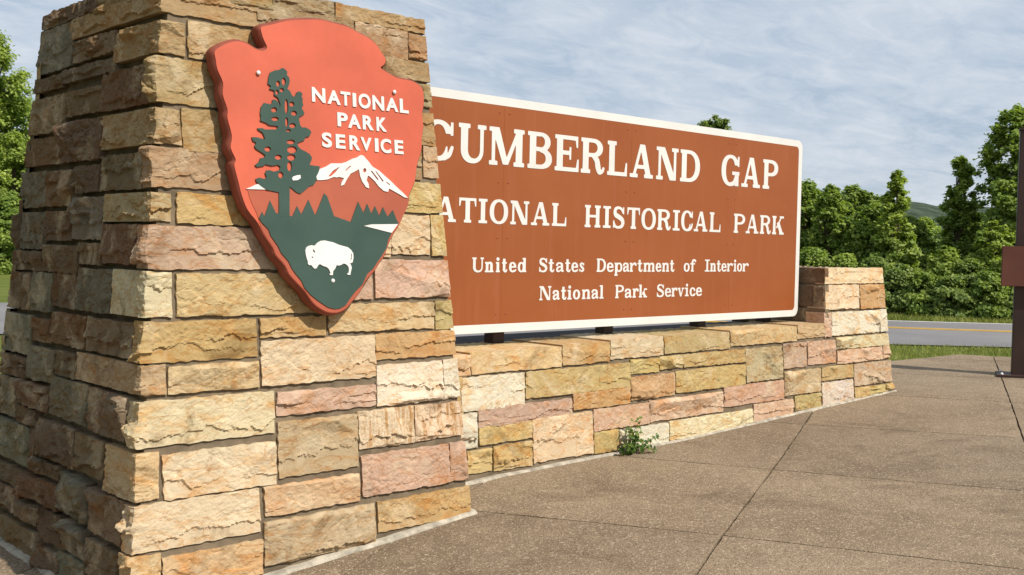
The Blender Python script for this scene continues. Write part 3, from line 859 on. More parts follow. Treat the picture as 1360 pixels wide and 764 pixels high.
def plate(loops, depth):
    """filled, extruded outline with holes -> (V (x, z, t), faces); t from 0 (back) to depth (front)"""
    cu = bpy.data.curves.new('tmp', 'CURVE'); cu.dimensions = '2D'; cu.fill_mode = 'BOTH'; cu.extrude = depth / 2
    for L in loops:
        s = cu.splines.new('POLY'); s.points.add(len(L) - 1)
        for k, p in enumerate(L): s.points[k].co = (p[0], p[1], 0, 1)
        s.use_cyclic_u = True
    ob = bpy.data.objects.new('tmp', cu); col.objects.link(ob)
    dg = bpy.context.evaluated_depsgraph_get()
    me = bpy.data.meshes.new_from_object(ob.evaluated_get(dg))
    V = np.array([v.co[:] for v in me.vertices]); Fc = [list(p.vertices) for p in me.polygons]
    bpy.data.objects.remove(ob); bpy.data.curves.remove(cu); bpy.data.meshes.remove(me)
    V[:, 2] += depth / 2
    return V, Fc

# ------------------------------------------------------------------ slab-serif letters (cap height 1)
def glyph_loops(ch, w, st=.24, th=.115, up=True):
    n = 74; dx = 1.75 / n
    lo = -.40
    x = np.arange(-.1, w + .1 + dx, dx); y = np.arange(lo, 1.12 + dx, dx)
    X, Y = np.meshgrid(x, y, indexing='ij')
    def R(a, b, c, d): return np.maximum(np.maximum(a - X, X - b), np.maximum(c - Y, Y - d))
    def poly(*p):
        D = -9e9 * np.ones_like(X); m = len(p)
        ar = sum(p[i][0] * p[(i + 1) % m][1] - p[(i + 1) % m][0] * p[i][1] for i in range(m)); sg = 1 if ar > 0 else -1
        for i in range(m):
            a, b = p[i], p[(i + 1) % m]; ex, ey = b[0] - a[0], b[1] - a[1]; l = math.hypot(ex, ey)
            D = np.maximum(D, sg * ((X - a[0]) * ey - (Y - a[1]) * ex) / l)
        return D
    def E(cx, cy, rx, ry, p=2.2):
        rx, ry = max(rx, .01), max(ry, .01)
        return ((np.abs((X - cx) / rx) ** p + np.abs((Y - cy) / ry) ** p) ** (1 / p) - 1) * min(rx, ry)
    def ring(cx, cy, rx, ry, s, t): return np.maximum(E(cx, cy, rx, ry), -E(cx, cy, rx - s, ry - t))
    def U(*a):
        D = a[0]
        for q in a[1:]: D = np.minimum(D, q)
        return D
    def cut(a, b): return np.maximum(a, -b)
    def diag(x0_, y0_, x1_, y1_, t): return poly((x0_ - t / 2, y0_), (x0_ + t / 2, y0_), (x1_ + t / 2, y1_), (x1_ - t / 2, y1_))
    def stroke(pts, rad):
        pts = np.array(pts, float); D = 9e9 * np.ones_like(X)
        t = np.linspace(0, len(pts) - 1, 14 * (len(pts) - 1)); ii = np.arange(len(pts))
        def cat(v):
            v = np.concatenate([[2 * v[0] - v[1]], v, [2 * v[-1] - v[-2]]]); k = np.minimum(t.astype(int), len(pts) - 2); f = t - k
            a, b, c, d = v[k], v[k + 1], v[k + 2], v[k + 3]
            return .5 * (2 * b + (c - a) * f + (2 * a - 5 * b + 4 * c - d) * f ** 2 + (3 * b - a - 3 * c + d) * f ** 3)
        px, py, pr_ = cat(pts[:, 0]), cat(pts[:, 1]), np.interp(t, ii, rad)
        for a, b, c in zip(px, py, pr_): D = np.minimum(D, np.hypot(X - a, Y - b) - c)
        return D
    s, t = st, th; sf = .115; ov = .075         # stem, hairline, serif height, serif overhang
    def stem(cx, y0_=0, y1_=1, s_=None, b=True, tp=True, l=1, r=1, o=ov):
        q = s_ or s
        D = R(cx - q / 2, cx + q / 2, y0_, y1_)
        if b: D = U(D, R(cx - q / 2 - o * l, cx + q / 2 + o * r, y0_, y0_ + sf))
        if tp: D = U(D, R(cx - q / 2 - o * l, cx + q / 2 + o * r, y1_ - sf, y1_))
        return D
    hs = s / 2 + ov; thn = max(s * .5, t)
    xh = .70
    if ch == 'I': return contours(stem(w / 2, o=(w - s) / 2), x[0], y[0], dx)
    if ch == 'H': D = U(stem(hs), stem(w - hs), R(hs, w - hs, .45, .45 + t))
    elif ch == 'L': D = U(stem(hs), R(hs, w, 0, t), poly((w - .13, 0), (w, 0), (w, .40), (w - .06, .40)))
    elif ch == 'T': D = U(stem(w / 2, tp=False), R(0, w, 1 - t, 1), poly((0, .66), (.06, .66), (.13, 1), (0, 1)), poly((w, .66), (w - .06, .66), (w - .13, 1), (w, 1)))
    elif ch == 'E': D = U(stem(hs), R(hs, w * .96, 1 - t, 1), R(hs, w, 0, t), R(hs, w * .66, .46, .46 + t), R(w * .6, w * .6 + .075, .33, .69),
                          poly((w * .96 - .12, 1), (w * .96, 1), (w * .96, .68), (w * .96 - .06, .68)), poly((w - .13, 0), (w, 0), (w, .36), (w - .06, .36)))
    elif ch == 'F': D = stem(hs)
    elif ch == 'D':
        cx = w * .42
        D = U(stem(hs, r=0), R(hs, cx + .02, 1 - t, 1), R(hs, cx + .02, 0, t), np.maximum(ring(cx, .5, w - cx, .5, s, t), cx - X))
    elif ch in 'PR':
        cx = w * .5; yb_ = .44 if ch == 'P' else .47; ry = (1 - yb_) / 2; e = w if ch == 'P' else w * .93
        D = U(stem(hs), R(hs, cx + .02, 1 - t, 1), R(hs, cx + .02, yb_, yb_ + t), np.maximum(ring(cx, yb_ + ry, e - cx, ry, s * .95, t), cx - X))
        if ch == 'R': D = U(D, stroke([(w * .50, yb_ + .05), (w * .68, .38), (w * .73, .2), (w * .80, .07), (w * .93, .09), (w * .97, .17)], [.06, s * .42, s * .45, s * .36, .05, .045]))
    elif ch == 'B':
        cx = w * .5
        D = U(stem(hs, r=0), R(hs, cx + .02, 1 - t, 1), R(hs, cx + .02, 0, t), R(hs, cx + .02, .48, .48 + t),
              np.maximum(ring(cx, .74, w * .93 - cx, .26, s * .9, t * .9), cx - X), np.maximum(ring(cx, .285, w - cx, .285, s, t), cx - X))
    elif ch == 'A':
        a0, a1 = .17, w - .2
        D = U(diag(a0, 0, w * .48, 1, thn), diag(a1, 0, w * .52, 1, s), R(w * .25, w * .72, .27, .27 + t),
              R(a0 - .17, a0 + .19, 0, sf), R(a1 - .21, w, 0, sf))
    elif ch == 'V': D = U(diag(w * .5, 0, .2, 1, s), diag(w * .5, 0, w - .2, 1, thn), R(0, .4, 1 - sf, 1), R(w - .38, w, 1 - sf, 1))
    elif ch == 'N':
        q = thn; l = q / 2 + .10
        D = U(stem(l, s_=q, o=.10), stem(w - l, s_=q, b=False, o=.10), poly((l - q / 2, 1), (l - q / 2 + s * 1.25, 1), (w - l + q / 2, 0), (w - l + q / 2 - s * 1.25, 0)))
    elif ch == 'M':
        q = thn; l = q / 2 + .09; rr = w - hs; mid = (l + rr) / 2 - .02
        D = U(stem(l, s_=q, o=.09), stem(rr), poly((l - q / 2, 1), (l - q / 2 + s * 1.1, 1), (mid + s * .42, .03), (mid - s * .42, .03)),
              poly((rr + s * .3, 1), (rr - s * .25, 1), (mid - .06, .03), (mid + .09, .03)))
    elif ch == 'U':
        q = thn; l = hs; rr = w - q / 2 - .09
        cx = (l - s / 2 + rr + q / 2) / 2; rx = (rr + q / 2 - l + s / 2) / 2
        D = U(stem(l, y0_=.34, b=False), stem(rr, y0_=.34, s_=q, b=False, o=.09))
        ow = np.maximum(E(cx, .35, rx, .36), Y - .35); iw = E(cx + (s - q) / 2, .35, rx - (s + q) / 2, .36 - t * 1.1)
        D = U(D, np.maximum(ow, -iw))
    elif ch == 'O': D = ring(w / 2, .5, w / 2, .515, s, t)
    elif ch in 'CG':
        D = ring(w / 2, .5, w / 2, .515, s, t)
        D = cut(D, R(w * .62, w + 1, .36 if ch == 'C' else .0, .68)) if ch == 'C' else cut(D, R(w * .60, w + 1, .3, .68))
        D = U(D, R(w - .10, w - .015, .64, .98))
        if ch == 'C': D = cut(D, R(w * .80, w + 1, .2, .36)); D = U(D, stroke([(w * .7, .06), (w * .86, .16), (w * .95, .34)], [.06, .065, .05]))
        else: D = U(cut(D, R(w - .22, w + 1, -.2, .3)), R(w - .25, w - .04, .0, .42), R(w - .40, w, .36, .36 + t), stroke([(w * .5, .05), (w * .7, .1), (w * .8, .22)], [.06, .07, .07]))
    elif ch == 'S':
        a, b = .09, w - .09
        D = U(stroke([(b - .02, .72), (w * .72, .90), (w * .48, .955), (w * .26, .90), (a + .07, .755), (w * .26, .62), (w * .52, .53), (w * .78, .41), (b - .03, .26), (w * .75, .10), (w * .48, .045), (w * .24, .09), (a, .27)],
                     [.05, .065, .06, .08, .105, .115, .115, .115, .11, .08, .06, .065, .05]), R(w - .13, w - .045, .66, .99), R(.04, .125, .02, .36))
    elif ch == 'K':
        D = U(stem(hs), diag(w * .36, .34, w - .22, 1, thn), poly((w * .38, .60), (w * .38 + s * 1.0, .72), (w - .07, .02), (w - .07 - s * 1.25, .02)),
              R(w - .42, w - .02, 1 - sf, 1), R(w - .44, w, 0, sf))
    # lower case
    elif ch == 'o': D = ring(w / 2, xh / 2, w / 2, xh / 2 + .01, s * .95, t)
    elif ch in 'ce':
        D = ring(w / 2, xh / 2, w / 2, xh / 2 + .01, s * .95, t)
        if ch == 'c': D = U(cut(D, R(w * .6, w + 1, .2, .5)), E(w * .82, .5, .10, .10), stroke([(w * .6, .06), (w * .85, .1), (w * .95, .2)], [.06, .055, .045]))
        else: D = U(cut(D, R(w * .56, w + 1, .16, .31)), R(.12, w - .06, .31, .31 + t), stroke([(w * .6, .05), (w * .85, .1), (w * .95, .18)], [.06, .055, .045]))
    elif ch in 'dp':
        q = s; cx = w - q / 2 - .06 if ch == 'd' else q / 2 + .07
        bw = w - q / 2 - .02
        D = ring(bw / 2 if ch == 'd' else w - bw / 2, xh / 2, bw / 2, xh / 2 + .01, s * .9, t)
        if ch == 'd': D = U(D, R(cx - q / 2, cx + q / 2, 0, 1), R(cx, w, 0, sf), R(cx - q / 2 - .08, cx, 1 - sf, 1))
        else: D = U(D, R(cx - q / 2, cx + q / 2, -.3, xh), R(0, cx + q / 2 + .08, -.3, -.3 + sf), R(0, cx, xh - sf, xh))
    elif ch == 'i': D = U(stem(w / 2, y1_=xh, tp=False, o=(w - s) / 2), R(0, w / 2, xh - sf, xh), E(w / 2, .90, s * .58, s * .5))
    elif ch == 'l': D = U(stem(w / 2, tp=False, o=(w - s) / 2), R(0, w / 2, 1 - sf, 1))
    elif ch == 't': D = U(R(w * .42 - s / 2, w * .42 + s / 2, .12, .93), R(0, w * .92, xh - sf, xh), stroke([(w * .42 - .03, .16), (w * .55, .065), (w * .8, .06), (w * .96, .17)], [s * .38, .075, .06, .045]))
    elif ch == 'f': D = U(stem(w * .4, y1_=.8, tp=False), R(0, w * .85, xh - sf, xh), stroke([(w * .4, .74), (w * .48, .9), (w * .68, .96), (w * .9, .88)], [s * .48, s * .4, .065, .10]))
    elif ch == 'r': D = U(stem(hs, y1_=xh, tp=False), R(0, hs, xh - sf, xh), stroke([(hs, .42), (w * .55, .6), (w * .72, .655), (w * .88, .57)], [.06, .065, .075, .115]))
    elif ch in 'nm':
        k = 1 if ch == 'n' else 2
        cs = [hs, w - hs] if k == 1 else [hs, w / 2, w - hs]
        D = U(stem(cs[0], y1_=xh, tp=False), R(0, cs[0], xh - sf, xh))
        for a, b in zip(cs[:-1], cs[1:]):
            D = U(D, stem(b, y1_=.5, tp=False), stroke([(a, .46), ((a + b) / 2 - .03, .635), (b - .03, .6), (b, .46)], [.055, .065, .095, s / 2]))
    elif ch == 'v': D = U(diag(w * .5, 0, .16, xh, s * .9), diag(w * .5, 0, w - .16, xh, thn), R(0, .34, xh - sf, xh), R(w - .32, w, xh - sf, xh))
    elif ch == 'k': D = U(stem(hs, tp=False), R(0, hs, 1 - sf, 1), diag(w * .40, .22, w - .2, xh, thn), poly((w * .40, .40), (w * .40 + s, .48), (w - .06, .02), (w - .06 - s * 1.2, .02)), R(w - .38, w - .02, xh - sf, xh), R(w - .42, w, 0, sf))
    elif ch == 'a':
        q = s * .95; cx = w - q / 2 - .07
        D = U(R(cx - q / 2, cx + q / 2, .1, .5), stroke([(.12, .52), (w * .28, .63), (w * .5, .65), (cx - .02, .58), (cx, .48)], [.10, .065, .06, .09, q / 2]),
              stroke([(cx, .40), (w * .42, .37), (.16, .26), (.14, .13), (w * .30, .05), (w * .5, .08), (cx, .2)], [.05, .06, .09, .095, .06, .05, .05]),
              stroke([(cx, .14), (w - .09, .06), (w - .02, .1)], [q / 2, .06, .045]))
    elif ch == 's':
        D = U(stroke([(w - .12, .52), (w * .5, .65), (.16, .52), (w * .5, .36), (w - .14, .19), (w * .5, .05), (.1, .17)], [.045, .06, .09, .10, .09, .06, .045]),
              R(w - .15, w - .08, .46, .68), R(.05, .12, .02, .24))
    return contours(D, x[0], y[0], dx)

# ------------------------------------------------------------------ the park sign
SY, SX0, SX1, SZ0, SZ1 = 5.33, 3.79, 8.437, .918, 2.484
sign = thing('park_sign', (6.1, SY, SZ0), 'long brown sign with white border and white slab serif lettering above the wall', 'sign')
def rrect(x0, x1, z0, z1, r, n=8):
    L = []
    for cx, cz, a0 in ((x1 - r, z1 - r, 0), (x0 + r, z1 - r, 90), (x0 + r, z0 + r, 180), (x1 - r, z0 + r, 270)):
        for k in range(n + 1):
            a = math.radians(a0 + 90 * k / n); L.append((cx + r * math.cos(a), cz + r * math.sin(a)))
    return L
def sign_part(name, loops, t0, depth, mat, parent, bev=False):
    V, Fc = plate(loops, depth)
    W = np.column_stack([V[:, 0], SY - t0 - V[:, 2], V[:, 1]])
    return mesh(name, W, Fc, mat, parent)
BW = .056
seams = [SX0, 4.835, 6.124, 7.393, SX1]
sign_part('back_board', [rrect(SX0, SX1, SZ0, SZ1, .07)], -.030, .0285, MAT['aluminium'], sign)
for a, b in zip(seams[:-1], seams[1:]):           # four face panels butted together
    r0 = .04
    x0, x1 = (a + BW if a == SX0 else a + .0005), (b - BW if b == SX1 else b - .0005)
    L = [(x0, SZ0 + BW), (x1, SZ0 + BW), (x1, SZ1 - BW), (x0, SZ1 - BW)]
    if b == SX1:
        full = rrect(SX0 + BW, SX1 - BW, SZ0 + BW, SZ1 - BW, r0)
        right = [p for p in full if p[0] > a + .1]
        L = [(x0, SZ0 + BW)] + [p for p in right if p[1] < 1.7] + [p for p in right if p[1] >= 1.7] + [(x0, SZ1 - BW)]
    sign_part('face_panel', [L], 0, .003, MAT['brown'], sign)
sign_part('border', [rrect(SX0, SX1, SZ0, SZ1, .07), rrect(SX0 + BW, SX1 - BW, SZ0 + BW, SZ1 - BW, .04)], 0, .0036, MAT['white'], sign)
SPL = ((0, 1, 0), SY)
def sx(u, v): return on_plane(u, v, *SPL)[0]
CACHE = {}
def put_letter(ch, x0, x1, zb, H, parent, st):
    w = (x1 - x0) / H
    key = (ch, round(w, 2), st)
    if key not in CACHE: CACHE[key] = plate(glyph_loops(ch, round(w, 2), st), .002)
    V, Fc = CACHE[key]
    W = np.column_stack([x0 + V[:, 0] * H, SY - .0034 - V[:, 2], zb + V[:, 1] * H])
    return mesh('letter', W, Fc, MAT['white'], parent)
ROW1 = [('U', 608.3, 645, 193), ('M', 649, 695.8, 196), ('B', 700.2, 732.5, 200), ('E', 736.3, 768, 204), ('R', 771, 802, 208), ('L', 806, 832.3, 212),
        ('A', 836, 866.8, 215), ('N', 871, 900, 218), ('D', 902.8, 929, 222), ('G', 957.6, 981.4, 226), ('A', 984.3, 1009, 229), ('P', 1012.6, 1032.6, 231)]
put_letter('C', 4.149, 4.397, 2.031, .251, sign, .24)
for ch, a, b, v in ROW1: put_letter(ch, sx(a, v), sx(b, v), 2.031, .251, sign, .24)
ROW2 = [('T', 609, 631.7), ('I', 635, 646.4), ('O', 649.7, 674), ('N', 677.3, 702), ('A', 704.7, 729), ('L', 732.5, 751.4),
        ('H', 776, 796.8), ('I', 800.3, 810.5), ('S', 812.9, 829), ('T', 832.3, 849), ('O', 851.2, 870.3), ('R', 872.3, 890), ('I', 893, 902), ('C', 904, 919.5),
        ('A', 921, 939), ('L', 941.8, 956.3), ('P', 974, 988.8), ('A', 990, 1006.6), ('R', 1008.8, 1023), ('K', 1025, 1040.4)]
for ch, a, b in ROW2:
    v = 281 + (a - 620) * .043
    put_letter(ch, sx(a, v), sx(b, v), 1.643, .160, sign, .235)
xa2 = sx(605, 280)
put_letter('A', xa2 - .178, xa2, 1.643, .160, sign, .235)
put_letter('N', xa2 - .178 - .03 - .18, xa2 - .178 - .03, 1.643, .160, sign, .235)
ROW3 = [('U', 626.4, 641.7), ('n', 643.4, 654.8), ('i', 657.9, 663.3), ('t', 666, 672.8), ('e', 675.4, 685), ('d', 687, 698.3), ('S', 714.9, 726.4), ('t', 728, 735.3),
        ('a', 737.5, 748), ('t', 750, 757), ('e', 758.2, 767.2), ('s', 768.2, 776), ('D', 791.8, 804), ('e', 805.3, 814.2), ('p', 815.4, 825.8), ('a', 826.4, 835), ('r', 835.6, 844.6),
        ('t', 846, 852.6), ('m', 854, 869), ('e', 870.2, 877.6), ('n', 878.7, 888), ('t', 889, 895), ('o', 907.5, 915.3), ('f', 915.9, 923.5), ('I', 935.5, 941.7), ('n', 942.5, 950.3),
        ('t', 951.3, 956.7), ('e', 957.5, 964.3), ('r', 964.9, 972.5), ('i', 973.6, 977.5), ('o', 978.2, 985), ('r', 985.6, 993.5)]
for ch, a, b in ROW3: put_letter(ch, sx(a, 353), sx(b, 353), 1.320, .0975, sign, .235)
ROW4 = [('N', 715.7, 731.4), ('a', 733, 742.6), ('t', 744.6, 751.4), ('i', 753, 758.6), ('o', 760.3, 769.8), ('n', 772.2, 783.4), ('a', 784.6, 794), ('l', 795.7, 801), ('P', 816.5, 827.8), ('a', 828.8, 838),
        ('r', 839.5, 847.2), ('k', 847.9, 858.7), ('S', 871.4, 881.3), ('e', 882.4, 890.6), ('r', 891.2, 898.6), ('v', 899.2, 908), ('i', 909, 914), ('c', 915.3, 923), ('e', 923.7, 931.4)]
for ch, a, b in ROW4: put_letter(ch, sx(a, 388), sx(b, 388), 1.124, .0985, sign, .235)
# rivets beside the seams
def dome(name, c, r, nrm, mat, parent, squash=.5):
    bm = bmesh.new(); bmesh.ops.create_uvsphere(bm, u_segments=10, v_segments=6, radius=r)
    V = np.array([v.co[:] for v in bm.verts]); bm.verts.index_update(); Fc = [[v.index for v in f.verts] for f in bm.faces]; bm.free()
    V = V * np.array([1, squash, 1]) + np.array(c)
    return mesh(name, V, Fc, mat, parent, smooth=True)
for xs_ in (4.835, 6.124, 7.393):
    for z in (1.04, 1.55, 1.92, 2.38):
        for d in (-.045, .045):
            dome('rivet', (xs_ + d, SY - .004, z), .0065, None, MAT['rivet'], sign)
for xa in (4.93, 6.05, 7.2, 8.15):                 # legs that carry the sign off the wall top
    bevel_box('leg', xa - .055, xa + .055, SY + .12, SY + .21, WTOP - .03, SZ1 - .15, MAT['post'], sign, .004)

# ------------------------------------------------------------------ arrowhead emblem
ah = thing('arrowhead_emblem', (3.0, Y0 + BT * 1.13 - .05, 1.13),
           'orange and green arrowhead emblem with tree, mountain and bison on the pillar', 'emblem')
D0 = .092                                          # front of the base plate ahead of the pillar face
def a_px(u, v, off=D0):
    p = on_plane(u, v, (0, 1, -BT), Y0 - off); return (p[0], p[2])
def zc(pts, ox, oy, s): return [a_px(ox + x * s, oy + y * s) for x, y in pts]
Z3 = (270, 0, .3926); Z4 = (270, 200, .3926)
inner = zc([(40, 172), (75, 150), (115, 140), (150, 150), (180, 168), (205, 172), (216, 160), (205, 135), (197, 110), (197, 92), (230, 84), (280, 72), (340, 67), (400, 69),
            (445, 80), (490, 92), (525, 112), (560, 130), (590, 157), (600, 175), (617, 200), (612, 218), (600, 230), (625, 248), (660, 266), (705, 275), (733, 292), (744, 310),
            (746, 350), (740, 385), (744, 430), (738, 470), (738, 505), (722, 560), (716, 610), (700, 650), (688, 680)], *Z3) + \
        zc([(684, 195), (662, 250), (642, 282), (624, 320), (612, 355), (594, 380), (575, 410), (549, 440), (530, 476), (503, 510), (482, 535), (458, 548), (432, 550), (405, 542), (372, 518),
            (345, 480), (315, 448), (290, 420), (275, 390), (245, 355), (235, 330), (205, 285), (185, 245), (150, 200), (130, 150), (120, 110), (105, 50)], *Z4) + \
        zc([(110, 540), (93, 500), (97, 460), (82, 400), (82, 370), (66, 320), (67, 280), (48, 235), (42, 200)], *Z3)
def smooth_loop(L, k=4):
    P = np.array(L); n = len(P); out = []
    for i in range(n):
        a, b, c, d = P[i - 1], P[i], P[(i + 1) % n], P[(i + 2) % n]
        for f in np.linspace(0, 1, k, endpoint=False):
            out.append(.5 * (2 * b + (c - a) * f + (2 * a - 5 * b + 4 * c - d) * f ** 2 + (3 * b - a - 3 * c + d) * f ** 3))
    return [tuple(p) for p in out]
inner_s = smooth_loop(inner, 3)
def offset_loop(L, d):
    P = np.array(L); n = len(P); out = []
    ar = sum(P[i][0] * P[(i + 1) % n][1] - P[(i + 1) % n][0] * P[i][1] for i in range(n)); sg = 1 if ar > 0 else -1
    for i in range(n):
        t = P[(i + 2) % n] - P[i - 2]; l = np.hypot(*t) + 1e-9
        out.append(tuple(P[i] + sg * d * np.array([t[1], -t[0]]) / l))
    return out
def a_world(V):                                    # (x, z, t): t = distance ahead of the pillar face
    return np.column_stack([V[:, 0], Y0 + BT * V[:, 1] - V[:, 2], V[:, 1]])
def a_part(name, loops, t0, depth, mat, parent=None):
    V, Fc = plate(loops, depth); V[:, 2] += t0
    return mesh(name, a_world(V), Fc, mat, parent or ah)
# body: rim swelling out behind the painted front
rings = [(inner_s, D0 - .003), (offset_loop(inner_s, .010), D0 - .012), (offset_loop(inner_s, .014), D0 - .030), (offset_loop(inner_s, .012), D0 - .062), (offset_loop(inner_s, .006), .012)]
n = len(inner_s)
V = np.array([(x, z, t) for L, t in rings for x, z in L])
Fc = [(k * n + i, k * n + (i + 1) % n, (k + 1) * n + (i + 1) % n, (k + 1) * n + i) for k in range(len(rings) - 1) for i in range(n)]
mesh('rim', a_world(V), Fc, MAT['ah_rim'], ah, smooth=True)
a_part('face', [inner_s], D0 - .012, .012, MAT['ah_red'])
G4 = (325, 240, .2617); T1 = (325, 80, .13086); T2 = (325, 170, .13086); M3 = (400, 190, .1702); BZ = (395, 310, .09164)
low_r = [(778, 212), (745, 262), (725, 300), (715, 345), (690, 385), (665, 420), (650, 445), (620, 470), (595, 525), (560, 560), (530, 600), (510, 630), (480, 648), (455, 651), (420, 643), (370, 610), (330, 578),
         (300, 543), (285, 508), (252, 468), (238, 448), (218, 408), (183, 368), (163, 328), (128, 278), (118, 248), (84, 213)]
a_part('hillside', [zc([(14, 47), (168, 60), (222, 32), (275, 70)], *G4) + zc([(120, 296), (180, 262), (300, 240), (460, 190), (560, 260), (700, 340), (800, 422), (842, 430), (835, 470), (818, 520)], *M3)
                    + [p for p in offset_loop(inner_s, -.003) if p[1] < a_px(400, 300)[1]] + zc([(60, 165), (38, 120), (22, 80)], *G4)], D0 - .002, .0045, MAT['ah_brown'])
a_part('meadow', [zc([(70, 190), (85, 160), (98, 182), (125, 102), (155, 165), (168, 165), (222, 180), (240, 180), (262, 130), (285, 172), (320, 98), (355, 178), (400, 65), (415, 80), (450, 180), (535, 210), (572, 108), (600, 165),
                      (618, 118), (640, 170), (658, 130), (680, 180), (698, 135), (722, 185), (748, 150), (770, 205)] + low_r, *G4)], D0 + .001, .006, MAT['ah_green'])
tree_o = zc([(345, 100), (375, 80), (400, 92), (425, 120), (420, 150), (445, 180), (450, 215), (440, 260), (425, 290), (455, 320), (470, 355), (490, 375), (510, 360), (520, 330), (550, 318), (578, 340), (570, 370),
             (582, 400), (578, 430), (588, 455), (570, 490), (590, 520), (600, 545), (580, 560), (545, 580), (545, 610), (555, 660), (575, 685), (610, 683), (650, 705), (666, 728)], *T1) + \
         zc([(668, 45), (650, 85), (605, 95), (600, 125), (560, 140), (525, 155), (535, 190), (560, 215), (610, 240), (650, 265), (675, 300), (670, 330), (650, 375), (700, 385), (755, 390), (745, 440), (720, 490),
             (715, 545), (690, 580), (650, 590), (600, 635), (560, 668), (520, 655), (480, 620), (448, 597), (448, 900), (340, 900), (340, 655), (220, 630), (160, 590), (110, 545), (105, 520), (140, 505), (200, 520),
             (215, 500), (200, 460), (215, 432), (250, 430), (290, 445), (345, 430), (355, 395), (330, 375), (270, 385), (200, 370), (190, 385), (120, 398), (97, 380), (140, 345), (150, 310), (195, 300), (200, 275),
             (160, 245), (110, 215), (92, 190), (110, 150), (75, 130), (65, 95), (110, 95), (200, 118), (185, 70), (170, 45), (130, 20), (122, 4)], *T2) + \
         zc([(170, 690), (200, 705), (310, 705), (330, 690), (325, 670), (240, 660), (215, 640), (150, 615), (158, 575), (150, 540), (158, 480), (190, 435), (250, 450), (270, 440), (275, 405), (300, 400), (325, 420),
             (345, 450), (350, 485), (356, 450), (345, 420), (330, 380), (290, 355), (295, 310), (245, 295), (260, 265), (228, 240), (235, 180), (250, 130), (300, 105)], *T1)
def ell(cx, cy, rx, ry, Z, n=10):
    if Z in (T1, T2): rx, ry = rx * 1.2, ry * 1.12
    return zc([(cx + rx * math.cos(k * 2 * math.pi / n), cy + ry * math.sin(k * 2 * math.pi / n)) for k in range(n)], *Z)
holes = [ell(*e, T1) for e in ((330, 240, 17, 28), (388, 218, 18, 36), (320, 328, 15, 24), (368, 305, 18, 20), (300, 597, 32, 20), (418, 630, 13, 45), (415, 470, 15, 68), (470, 448, 22, 24),
                               (492, 540, 25, 24), (478, 665, 28, 24), (435, 715, 20, 14), (290, 505, 26, 24))] + \
        [ell(*e, T2) for e in ((225, 215, 28, 24), (332, 298, 30, 24), (460, 143, 36, 22), (472, 222, 42, 34), (465, 300, 36, 30), (447, 390, 20, 46), (358, 478, 22, 30))]
a_part('tree', [tree_o] + holes, D0 + .002, .0057, MAT['ah_green'])
a_part('snow_patch', [zc([(470, 515), (480, 495), (520, 482), (555, 478), (558, 510), (530, 530), (480, 535)], *T2)], D0 + .005, .0055, MAT['ah_white'])
a_part('snow_patch', [zc([(8, 620), (60, 600), (110, 575), (165, 565), (200, 585), (228, 615), (220, 627)], *T2)], D0 + .001, .0045, MAT['ah_white'])
a_part('mountain', [zc([(120, 290), (112, 265), (125, 240), (140, 205), (190, 185), (230, 160), (310, 160), (345, 150), (400, 122), (430, 115), (460, 95), (480, 100), (520, 145), (550, 185), (600, 215), (650, 260), (690, 295),
                        (740, 345), (790, 390), (828, 430), (800, 425), (760, 400), (715, 375), (680, 355), (672, 382), (640, 375), (600, 340), (570, 300), (530, 262), (515, 255), (505, 290), (520, 320), (525, 355), (500, 345),
                        (470, 300), (455, 260), (445, 205), (410, 225), (380, 240), (350, 285), (330, 325), (305, 335), (310, 310), (330, 275), (290, 265), (270, 270), (250, 265), (200, 285), (160, 290)], *M3),
                    zc([(205, 262), (240, 218), (300, 182), (262, 232), (228, 260)], *M3), zc([(335, 215), (375, 178), (385, 182), (350, 215)], *M3),
                    ell(490, 214, 13, 18, M3), zc([(535, 218), (548, 218), (600, 285), (590, 292)], *M3), zc([(572, 222), (582, 222), (640, 298), (630, 305)], *M3), zc([(655, 308), (665, 305), (690, 325), (682, 330)], *M3)],
       D0 + .001, .006, MAT['ah_white'])
a_part('lake', [zc([(600, 230), (640, 222), (772, 221), (740, 265), (660, 245)], *G4)], D0 + .005, .005, MAT['ah_white'])
a_part('bison', [zc([(98, 250), (110, 210), (140, 185), (190, 172), (235, 180), (270, 140), (320, 110), (380, 103), (430, 115), (500, 130), (580, 165), (650, 185), (710, 200), (760, 240), (790, 290), (795, 350), (785, 410), (770, 430), (755, 425),
                     (745, 430), (770, 490), (765, 520), (755, 560), (750, 600), (710, 600), (705, 590), (725, 570), (730, 520), (720, 480), (690, 450), (655, 435), (620, 455), (585, 468), (550, 460), (530, 510), (500, 545), (495, 605),
                     (455, 605), (450, 590), (465, 575), (440, 520), (410, 490), (350, 470), (310, 445), (285, 460), (255, 510), (225, 510), (200, 480), (185, 460), (150, 460), (135, 440), (135, 410), (120, 370), (105, 310)], *BZ),
                 ell(200, 347, 13, 12, BZ, 8), zc([(205, 235), (222, 235), (242, 270), (235, 285), (212, 268)], *BZ), zc([(757, 290), (771, 300), (769, 360), (757, 405), (751, 380), (760, 340)], *BZ)],
       D0 + .006, .0055, MAT['ah_white'])
for u, v in ((342.2, 97), (441, 373), (522.7, 122.5)):
    x, z = a_px(u, v); dome('bolt', (x, Y0 + BT * z - D0 - .008, z), .011, None, MAT['bolt'], ah, .7)
